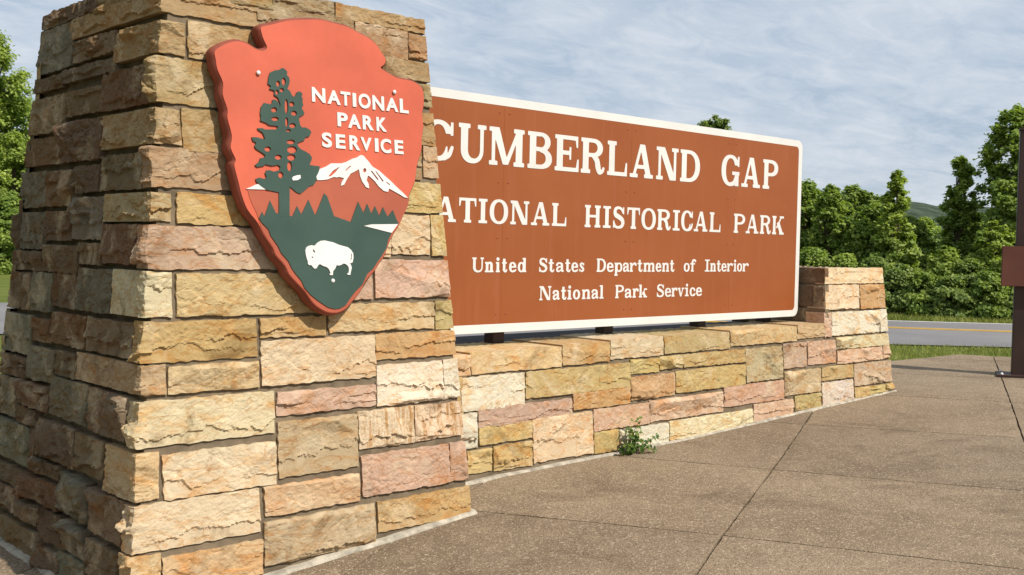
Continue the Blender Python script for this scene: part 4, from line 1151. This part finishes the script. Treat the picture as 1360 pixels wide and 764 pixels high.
# sans-serif lettering of the emblem, one plate per letter, from Blender's built-in typeface
AT = (400, 105, .14401)
ATX = [('N', 95, 218, 82, 216), ('A', 238, 358, 106, 235), ('T', 360, 450, 119, 246), ('I', 470, 503, 131, 257), ('O', 525, 635, 138, 273), ('N', 653, 760, 157, 288), ('A', 778, 890, 176, 300), ('L', 905, 985, 186, 315),
       ('P', 330, 425, 312, 440), ('A', 428, 545, 328, 456), ('R', 563, 663, 340, 470), ('K', 690, 785, 356, 484),
       ('S', 188, 278, 495, 632), ('E', 315, 403, 512, 642), ('R', 440, 540, 524, 656), ('V', 545, 645, 540, 662), ('I', 675, 708, 548, 672), ('C', 728, 825, 553, 684), ('E', 857, 938, 566, 692)]
FC = {}
for ch, xa, xb, ya, yb in ATX:
    if ch not in FC:
        tcu = bpy.data.curves.new('tmp', 'FONT'); tcu.body = ch; tcu.size = 1; tcu.extrude = .5; tcu.offset = .034 if ch != 'I' else .02
        to = bpy.data.objects.new('tmp', tcu); col.objects.link(to)
        me = bpy.data.meshes.new_from_object(to.evaluated_get(bpy.context.evaluated_depsgraph_get()))
        FC[ch] = (np.array([v.co[:] for v in me.vertices]), [list(p.vertices) for p in me.polygons])
        bpy.data.objects.remove(to); bpy.data.curves.remove(tcu); bpy.data.meshes.remove(me)
    V, Fc = FC[ch]; V = V.copy()
    V = (V - V.min(0)) / np.maximum(V.max(0) - V.min(0), 1e-6)
    ym = (ya + yb) / 2; xm = (xa + xb) / 2
    x0 = a_px(400 + xa * AT[2], 105 + ym * AT[2])[0]; x1 = a_px(400 + xb * AT[2], 105 + ym * AT[2])[0]
    z1 = a_px(400 + xm * AT[2], 105 + ya * AT[2])[1]; z0 = a_px(400 + xm * AT[2], 105 + yb * AT[2])[1]
    W = np.column_stack([x0 + V[:, 0] * (x1 - x0), z0 + V[:, 1] * (z1 - z0), D0 - .001 + V[:, 2] * .006])
    mesh('letter', a_world(W), Fc, MAT['ah_white'], ah)

# ------------------------------------------------------------------ brown post with board at the plaza edge
pb0 = on_ground(1342.5, 500.5)[:2]
rt = np.array([.734, -.679])
pc = pb0 + rt * .13 + np.array([.06, .05])
def obox(name, c, a, b, z0, z1, mat, parent, da=ea, db=eb, bev=.006):
    """box centred on c, half sizes a along da and b along db"""
    bm = bmesh.new()
    P = [c + da * s * a + db * t * b for s, t in ((-1, -1), (1, -1), (1, 1), (-1, 1))]
    vs = [bm.verts.new((p[0], p[1], z)) for z in (z0, z1) for p in P]
    for f in BOXF: bm.faces.new([vs[i] for i in f])
    bmesh.ops.bevel(bm, geom=bm.edges[:], offset=bev, segments=2, affect='EDGES')
    return bm_mesh(name, bm, mat, parent)
zg = float(g(pc[0]))
board = thing('notice_board', (pc[0], pc[1], zg), 'dark brown metal post and rail standing on the plaza edge', 'notice board')
for k in (0, 1):
    c = pc + eb * 2.6 * k
    z = float(g(c[0]))
    obox('post', c, .085, .095, z, z + 2.60, MAT['post'], board)
    obox('post_cap', c, .095, .105, z + 2.60, z + 2.63, MAT['post'], board)
    bp = obox('base_plate', c, .21, .24, z - .01, z + .018, MAT['post'], board, bev=.003)
    for s, t in ((-1, -1), (1, -1), (1, 1), (-1, 1)):
        q = c + ea * s * .16 + eb * t * .19
        dome('anchor_bolt', (q[0], q[1], z + .024), .016, None, MAT['bolt'], bp, 1)
obox('rail', pc + eb * 1.22 - ea * .115, .032, 1.45, 1.175, 1.60, MAT['board'], board)

# ------------------------------------------------------------------ vegetation
def leaves_mesh(name, P, N, L, tint, mat, parent, seed, aspect=.72):
    r = np.random.default_rng(seed); n = len(P)
    N = N / (np.linalg.norm(N, axis=1, keepdims=True) + 1e-9)
    d = r.normal(size=(n, 3)); d[:, 2] -= .5
    d -= N * (d * N).sum(1, keepdims=True); d /= (np.linalg.norm(d, axis=1, keepdims=True) + 1e-9)
    s = np.cross(N, d); L = L[:, None]
    fold = N * L * r.uniform(.02, .16, (n, 1))
    v0 = P - d * L * .5; v2 = P + d * L * .5 - N * L * .08
    v1 = P + s * L * aspect * .5 + fold - d * L * .06; v3 = P - s * L * aspect * .5 + fold - d * L * .06
    V = np.stack([v0, v1, v2, v3], 1).reshape(-1, 3)
    i = np.arange(n) * 4
    T = np.stack([np.stack([i, i + 1, i + 2], 1), np.stack([i, i + 2, i + 3], 1)], 1).reshape(-1, 3)
    o = mesh(name, V, T, mat, parent)
    at = o.data.attributes.new('tint', 'FLOAT', 'FACE')
    at.data.foreach_set('value', np.repeat(np.clip(tint, 0, 1), 2).astype(np.float32))
    return o

def tube(path, rad, k=6):
    path = np.array(path, float); V = []; m = len(path)
    for i in range(m):
        t = path[min(i + 1, m - 1)] - path[max(i - 1, 0)]; t /= np.linalg.norm(t) + 1e-9
        a = np.cross(t, [0.3, 0.1, 0.95] if abs(t[2]) < .9 else [1, 0, 0]); a /= np.linalg.norm(a); b = np.cross(t, a)
        for q in range(k):
            th = 2 * math.pi * q / k; V.append(path[i] + rad[i] * (a * math.cos(th) + b * math.sin(th)))
    Fq = [(i * k + q, i * k + (q + 1) % k, (i + 1) * k + (q + 1) % k, (i + 1) * k + q) for i in range(m - 1) for q in range(k)]
    return V, Fq

def make_tree(name, label, base, H, R, mat, n_leaf, leaf, seed, low=.08, shape='oval', cat='tree', group='trees beyond the road', nc=60, cs=.27, trunk=True, dens=4.4):
    r = np.random.default_rng(seed)
    root = thing(name, base, label, cat, group)
    prof = {'oval': lambda t: np.sqrt(np.clip(1 - ((t - .45) / .56) ** 2, .02, 1)),
            'cone': lambda t: np.clip(1.0 * (1 - t) ** .8 + .13, .1, 1),
            'bush': lambda t: np.sqrt(np.clip(1 - (t * .98) ** 2.2, .02, 1)),
            'umbrella': lambda t: np.clip((t - .5) * 3, .1, 1) * np.sqrt(np.clip(1 - ((t - .75) / .27) ** 2, .05, 1))}[shape]
    nc = int(nc * 3.2); n_leaf = int(n_leaf * dens); leaf *= .62 if dens > 3 else .85; cs *= .66
    t = low + (1 - low) * r.uniform(0, 1, nc) ** .9
    ang = r.uniform(0, 2 * math.pi, nc); rad = R * prof(t) * np.sqrt(r.uniform(.05, 1, nc)) * r.uniform(.78, 1.06, nc)
    C = np.column_stack([base[0] + rad * np.cos(ang), base[1] + rad * np.sin(ang), base[2] + H * (t * .96)])
    C[0] = (base[0], base[1], base[2] + H * .97)
    cr = cs * R * r.uniform(.5, 1.35, nc) * (.6 + .4 * prof(t))
    wgt = cr ** 2; wgt /= wgt.sum()
    ci = r.choice(nc, n_leaf, p=wgt)
    off = r.normal(size=(n_leaf, 3)); off /= np.linalg.norm(off, axis=1, keepdims=True)
    rr = cr[ci] * np.abs(r.normal(.62, .38, n_leaf))
    P = C[ci] + off * rr[:, None] * np.array([1, 1, .8])
    P[:, 2] = np.maximum(P[:, 2], base[2] + .05)
    P[:, 2] = np.minimum(P[:, 2], base[2] + H * 1.01)
    axis = P - np.array([base[0], base[1], base[2] + H * .4])
    axis /= np.linalg.norm(axis, axis=1, keepdims=True)
    N = off * .35 + axis * .5 + np.array([0, -.1, .6]) + r.normal(size=(n_leaf, 3)) * .5
    tint = np.clip(r.normal(.45, .16, nc), 0, 1)[ci] + r.normal(0, .18, n_leaf)
    leaves_mesh('crown', P, N, leaf * r.uniform(.6, 1.25, n_leaf), tint, mat, root, seed + 1)
    if trunk:
        V, Fq = [], []
        def add(path, radii):
            v, f = tube(path, radii); o = len(V); V.extend(v); Fq.extend([tuple(i + o for i in q) for q in f])
        b = np.array(base); wob = r.normal(0, .04 * R, (6, 2))
        path = [b + np.array([wob[k][0] * k / 5, wob[k][1] * k / 5, -.1 + H * .92 * k / 5]) for k in range(6)]
        r0 = .022 * H + .02
        add(path, [r0 * (1.15 - k / 5) + .008 for k in range(6)])
        for j in r.choice(nc, min(nc, 18), replace=False):
            z0 = max(.05 * H, (C[j][2] - base[2]) * .6); s = np.array([b[0] + path[2][0] * 0, b[1], b[2] + z0])
            s[:2] = b[:2] + (np.array(path[3][:2]) - b[:2]) * .6
            mid = (s + C[j]) / 2 + np.array([0, 0, -.05 * H * .3])
            add([s, mid, C[j]], [r0 * .4, r0 * .25, .008])
        mesh('trunk', V, Fq, MAT['bark'], root)
    return root

def tree_at(xc, ytop, hw, dist, **kw):
    """dist = metres from the eye along the ground; the pixel only gives bearing, height and spread"""
    d = ray(xc, ytop); hl = math.hypot(d[0], d[1]); t = dist / hl
    x, y = d[0] * t, d[1] * t
    base = (x, y, float(g(x)) - .05)
    top = EYE[2] + d[2] * t
    H = top - base[2]; R = hw / F * dist / 1.0
    return make_tree(kw.pop('name'), kw.pop('label'), base, H, R, kw.pop('mat'), **kw)

lm, lb, ld = MAT['leaf_mid'], MAT['leaf_bright'], MAT['leaf_dark']
TREES = [
    (1072, 240, 34, 26.5, 'leafy_tree', 'dense mid green tree right behind the sign edge', lm, 'oval', 7000, .15, 70),
    (1104, 243, 26, 25.5, 'leafy_tree', 'slim mid green tree standing just behind the end pier', lm, 'oval', 5500, .14, 60),
    (1136, 246, 32, 38.0, 'leafy_tree', 'dark flat-topped tree showing above the hedge behind the end pier', ld, 'umbrella', 4500, .19, 40),
    (1160, 268, 38, 25.0, 'leafy_tree', 'rounded green tree between the slim tree and the pale conical sapling', lm, 'oval', 7000, .14, 70),
    (1193, 224, 40, 24.2, 'tulip_sapling', 'pale green conical sapling with a leafy spire across the road', lb, 'cone', 5200, .15, 55),
    (1228, 290, 34, 33.0, 'leafy_tree', 'yellowish green round tree in the gap under the distant hill', lb, 'oval', 5500, .17, 55),
    (1243, 306, 40, 29.0, 'leafy_tree', 'dark green tree filling the gap between the two conical saplings', ld, 'oval', 7500, .16, 70),
    (1277, 205, 42, 25.5, 'sweetgum_sapling', 'dark green conical sapling with an open pointed crown across the road', lm, 'cone', 5600, .15, 60),
    (1352, 134, 48, 25.0, 'broadleaf_tree', 'tallest broad-leaved tree, rising behind the brown post', lm, 'oval', 8000, .17, 80),
    (1122, 268, 34, 27.5, 'leafy_tree', 'rounded green tree just above the pier top', lm, 'oval', 5000, .14, 60),
    (1208, 288, 34, 25.5, 'leafy_tree', 'mid green tree filling in behind the pale conical sapling', lm, 'oval', 5000, .14, 60),
    (1300, 282, 30, 26.5, 'leafy_tree', 'green tree between the dark conical sapling and the tallest tree', lm, 'oval', 5000, .14, 60),
    (1322, 292, 30, 24.0, 'leafy_tree', 'bright green young tree low beside the brown post', lb, 'oval', 5000, .14, 50),
]
for k, (xc, yt, hw, ds, nm, lbl, mt, shp, nl, lf, nc) in enumerate(TREES):
    tree_at(xc, yt, hw, ds, name=nm, label=lbl, mat=mt, shape=shp, n_leaf=nl, leaf=lf, seed=300 + k, nc=nc, low=.04, cs=.30 if shp != 'cone' else .26)
SHRUBS = [(1082, 330, 36, 23.8, lm), (1122, 338, 34, 23.6, lb), (1160, 342, 34, 23.4, ld), (1194, 352, 34, 23.2, ld), (1226, 362, 30, 23.0, lm), (1255, 328, 32, 23.6, lb), (1262, 368, 30, 22.8, ld),
          (1288, 345, 32, 23.4, ld), (1312, 362, 28, 22.8, lm), (1336, 340, 30, 23.2, lb), (1362, 350, 34, 23.2, ld)]
SL = ['green shrub at the roadside right behind the sign edge', 'bright green shrub at the roadside behind the pier top', 'dark shrub at the roadside above the pier corner', 'dark leafy shrub beside the pale conical sapling',
      'low green shrub at the grass verge in front of the dark trees', 'pale yellow-green shrub standing above its darker neighbours', 'low dark shrub in front of the pale yellow-green shrub',
      'dark shrub at the foot of the dark conical sapling', 'low mid green shrub next to the bright young tree', 'bright shrub just beside the brown post', 'dark shrub hidden partly by the brown post']
for k, (xc, yt, hw, ds, mt) in enumerate(SHRUBS):
    tree_at(xc, yt, hw, ds, name='roadside_shrub', label=SL[k], mat=mt, shape='bush', n_leaf=4200, leaf=.12, seed=400 + k, nc=45, low=0, cs=.36, cat='shrub', group='shrubs along the far verge')
# trees left of the pillar, the far treetop above the sign, and the row going on behind the sign
tree_at(-34, 12, 78, 46, name='broadleaf_tree', label='tall leafy tree across the road beside the pillar', mat=lb, shape='oval', n_leaf=12000, leaf=.24, seed=501, nc=110, low=.03, cs=.22)
tree_at(18, 172, 40, 43, name='leafy_tree', label='sunlit lower tree whose edge touches the shaded pillar side', mat=lb, shape='oval', n_leaf=7000, leaf=.19, seed=502, nc=70, low=.02)
tree_at(14, 262, 46, 41, name='leafy_tree', label='low dense tree at the verge beside the shaded pillar side', mat=lm, shape='bush', n_leaf=6000, leaf=.19, seed=506, nc=70, low=0)
tree_at(8, 96, 50, 47, name='leafy_tree', label='mid green tree behind the sunlit lower tree', mat=lm, shape='oval', n_leaf=7000, leaf=.21, seed=507, nc=80, low=.02)
tree_at(-50, 200, 50, 42, name='leafy_tree', label='rounded tree under the tall leafy tree across the road', mat=lm, shape='oval', n_leaf=6000, leaf=.19, seed=503, nc=60, low=.02)
tree_at(950, 150, 32, 62, name='broadleaf_tree', label='treetop peeping over the upper edge of the brown sign', mat=ld, shape='umbrella', n_leaf=5000, leaf=.24, seed=504, nc=40)
HID = [(120, 190, 46, 40), (330, 215, 50, 38), (560, 235, 46, 33), (700, 240, 46, 31), (830, 245, 46, 29), (960, 248, 46, 27.5), (1420, 180, 46, 25), (1490, 235, 46, 24), (1560, 200, 50, 25), (1640, 240, 46, 24), (1480, 330, 46, 22.5), (1580, 335, 46, 22.5)]
for k, (xc, yt, hw, ds) in enumerate(HID):
    tree_at(xc, yt, hw, ds, name='leafy_tree', label=['green tree behind the shaded side of the pillar', 'green tree behind the middle of the pillar', 'dark tree behind the meeting of pillar and sign', 'green tree behind the left half of the sign panel', 'bright tree behind the middle of the sign panel', 'dark tree behind the right half of the sign panel', 'green tree beyond the brown post', 'bright tree past the brown post', 'dark tree further past the brown post', 'green tree at the far end of the row', 'low bright tree by the verge past the brown post', 'low dark tree by the verge at the far end of the row'][k], mat=(lm, lb, ld)[k % 3], shape='oval', n_leaf=4000, leaf=.19, seed=520 + k, nc=50, low=.02, dens=2.0)

for k, (x, y, hh, rr) in enumerate(((-13, 24, 11, 4.6), (-15, 15, 12, 5), (-16, 6, 11, 5), (-15, -3, 12, 5), (-12, 32, 11, 4.8))):  # trees out of view, added to keep low sky light off the pillar's left side
    make_tree('broadleaf_tree', ('unseen tall tree across the road left of the pillar, added to block low sky', 'unseen tall tree facing the shaded pillar side, added to block low sky', 'unseen wide tree left of the plaza, added to block low sky', 'unseen tall tree at the near left end of the plaza, added to block low sky', 'unseen tall tree at the bend of the road, added to block low sky')[k],
              (x, y, float(g(x)) - .05), hh, rr, lm, 5200, .42, 560 + k, nc=70, low=.05, dens=1.8)
# grass of the two verges
def in_poly(x, y, P):
    ins = np.zeros(len(x), bool); n = len(P)
    for i in range(n):
        (xa, ya), (xb, yb) = P[i], P[(i + 1) % n]
        c = ((ya > y) != (yb > y)) & (x < (xb - xa) * (y - ya) / (yb - ya + 1e-12) + xa); ins ^= c
    return ins
def blades(name, label, x, y, hmin, hmax, w, seed):
    r = np.random.default_rng(seed); n = len(x); z = g(x) - .04
    a = r.uniform(0, 2 * math.pi, n); h = r.uniform(hmin, hmax, n); b = r.normal(0, .45, (n, 2)) * h[:, None]
    dx, dy = np.cos(a) * w, np.sin(a) * w
    V = np.stack([np.column_stack([x - dx, y - dy, z]), np.column_stack([x + dx, y + dy, z]), np.column_stack([x + b[:, 0], y + b[:, 1], z + h])], 1).reshape(-1, 3)
    o = mesh(name, V, np.arange(3 * n).reshape(-1, 3), MAT['grass'])
    at = o.data.attributes.new('tint', 'FLOAT', 'FACE'); at.data.foreach_set('value', np.clip(r.normal(.5, .22, n) + .35 * vn(x * 1.2, y * 1.2, 8), 0, 1).astype(np.float32))
    tag(o, label, 'grass', kind='stuff')
nrm_r = np.array([-(near1 - near0)[1], (near1 - near0)[0]]); nrm_r /= np.linalg.norm(nrm_r)
if nrm_r @ (far0 - near0) < 0: nrm_r = -nrm_r
xg, yg = rng.uniform(9.6, 19.5, 60000), rng.uniform(-1.5, 10.5, 60000)
sd = (np.column_stack([xg, yg]) - near0) @ nrm_r
k_ = (sd < -.01) & ~in_poly(xg, yg, plaza_poly)
blades('verge_grass', 'short green grass between the plaza and the road', xg[k_], yg[k_], .03, .075, .006, 61)
fd = (far1 - far0) / np.linalg.norm(far1 - far0)
fn = np.array([-fd[1], fd[0]]); fn = fn if fn @ (far0 - near0) > 0 else -fn
a_, b_ = rng.uniform(-5, 9, 26000), rng.uniform(.02, 2.6, 26000)
q = far0 + a_[:, None] * fd + b_[:, None] * fn
blades('far_verge_grass', 'grass strip between the far road edge and the shrubs', q[:, 0], q[:, 1], .04, .12, .008, 62)

# sprig of weeds at the foot of the wall
wp = on_plane(836, 597, (0, 1, 0), WY - .045)
wz = float(g(wp[0]))
weed = thing('weed_sprig', (wp[0], wp[1], wz), 'small green leafy weed growing from the foot of the wall', 'weed')
r = np.random.default_rng(9)
SP = [[(0, 0, 0), (.01, -.02, .1), (.03, -.02, .2), (.09, -.03, .29)], [(0, 0, 0), (-.03, -.03, .08), (-.04, -.03, .17), (-.05, -.02, .22)], [(.01, 0, 0), (.08, -.05, .06), (.18, -.07, .1), (.29, -.07, .145)],
      [(.02, 0, 0), (.06, -.05, .04), (.13, -.09, .05), (.20, -.11, .03)], [(0, 0, 0), (.02, -.04, .08), (.02, -.05, .16), (.04, -.05, .21)], [(0, 0, 0), (-.06, -.05, .03), (-.09, -.06, .06), (-.10, -.07, .10)]]
LP, LN, LL = [], [], []
for pth in SP:
    P = np.array(pth) * np.array([.72, 1, .80]) + np.array([wp[0], wp[1], wz])
    v, f = tube(P, [.005, .004, .003, .0015], 5)
    mesh('stem', v, f, MAT['stem'], weed)
    for t in np.linspace(.15, 1, 11):
        k = min(int(t * 3), 2); ff = t * 3 - k; c = P[k] + (P[min(k + 1, 3)] - P[k]) * ff
        for s in (-1, 1):
            o_ = r.normal(0, .012, 3) + np.array([s * .016, -.008, .004]); LP.append(c + o_); LN.append(np.array([s * .3, -.6, .7]) + r.normal(0, .4, 3)); LL.append(r.uniform(.035, .062) * (1.15 - .45 * t))
for k in range(26):
    LP.append(np.array([wp[0], wp[1], wz]) + np.array([r.normal(-.015, .045), r.uniform(-.06, -.01), abs(r.normal(.03, .07)) + .01])); LN.append(np.array([0, -.6, .7]) + r.normal(0, .4, 3)); LL.append(r.uniform(.035, .065))
MAT['leaf_weed'] = leafmat('leaf_weed', (.045, .105, .016), (.160, .230, .040), .3)
leaves_mesh('leaves', np.array(LP), np.array(LN), np.array(LL), r.normal(.4, .25, len(LP)), MAT['leaf_weed'], weed, 77, .6)

# wooded hills far behind
na, nr = 260, 14
az = np.linspace(math.radians(-20), math.radians(130), na)
V = []
for a in az:
    for k in range(nr):
        d = 420 + 26 * k
        t = k / (nr - 1)
        ridge = 33 + 5 * math.sin(a * 9.0 + 2.2) + 3 * math.sin(a * 23 + 1.0)
        z = ridge * math.sin(min(1, t * 1.35) * math.pi / 2) + 3.2 * float(fbm(a * 60, k * .9, 5, 3)) * (t > .05) - 2
        V.append((d * math.cos(a), d * math.sin(a), z))
MAT['forest'] = plain('far_forest', (.055, .075, .050), .95, .45, .12, 2.5, .05, .35)
tag(mesh('hills', V, grid_faces(na, nr), MAT['forest'], smooth=True, origin=(0, 0, 0)), kind='structure')
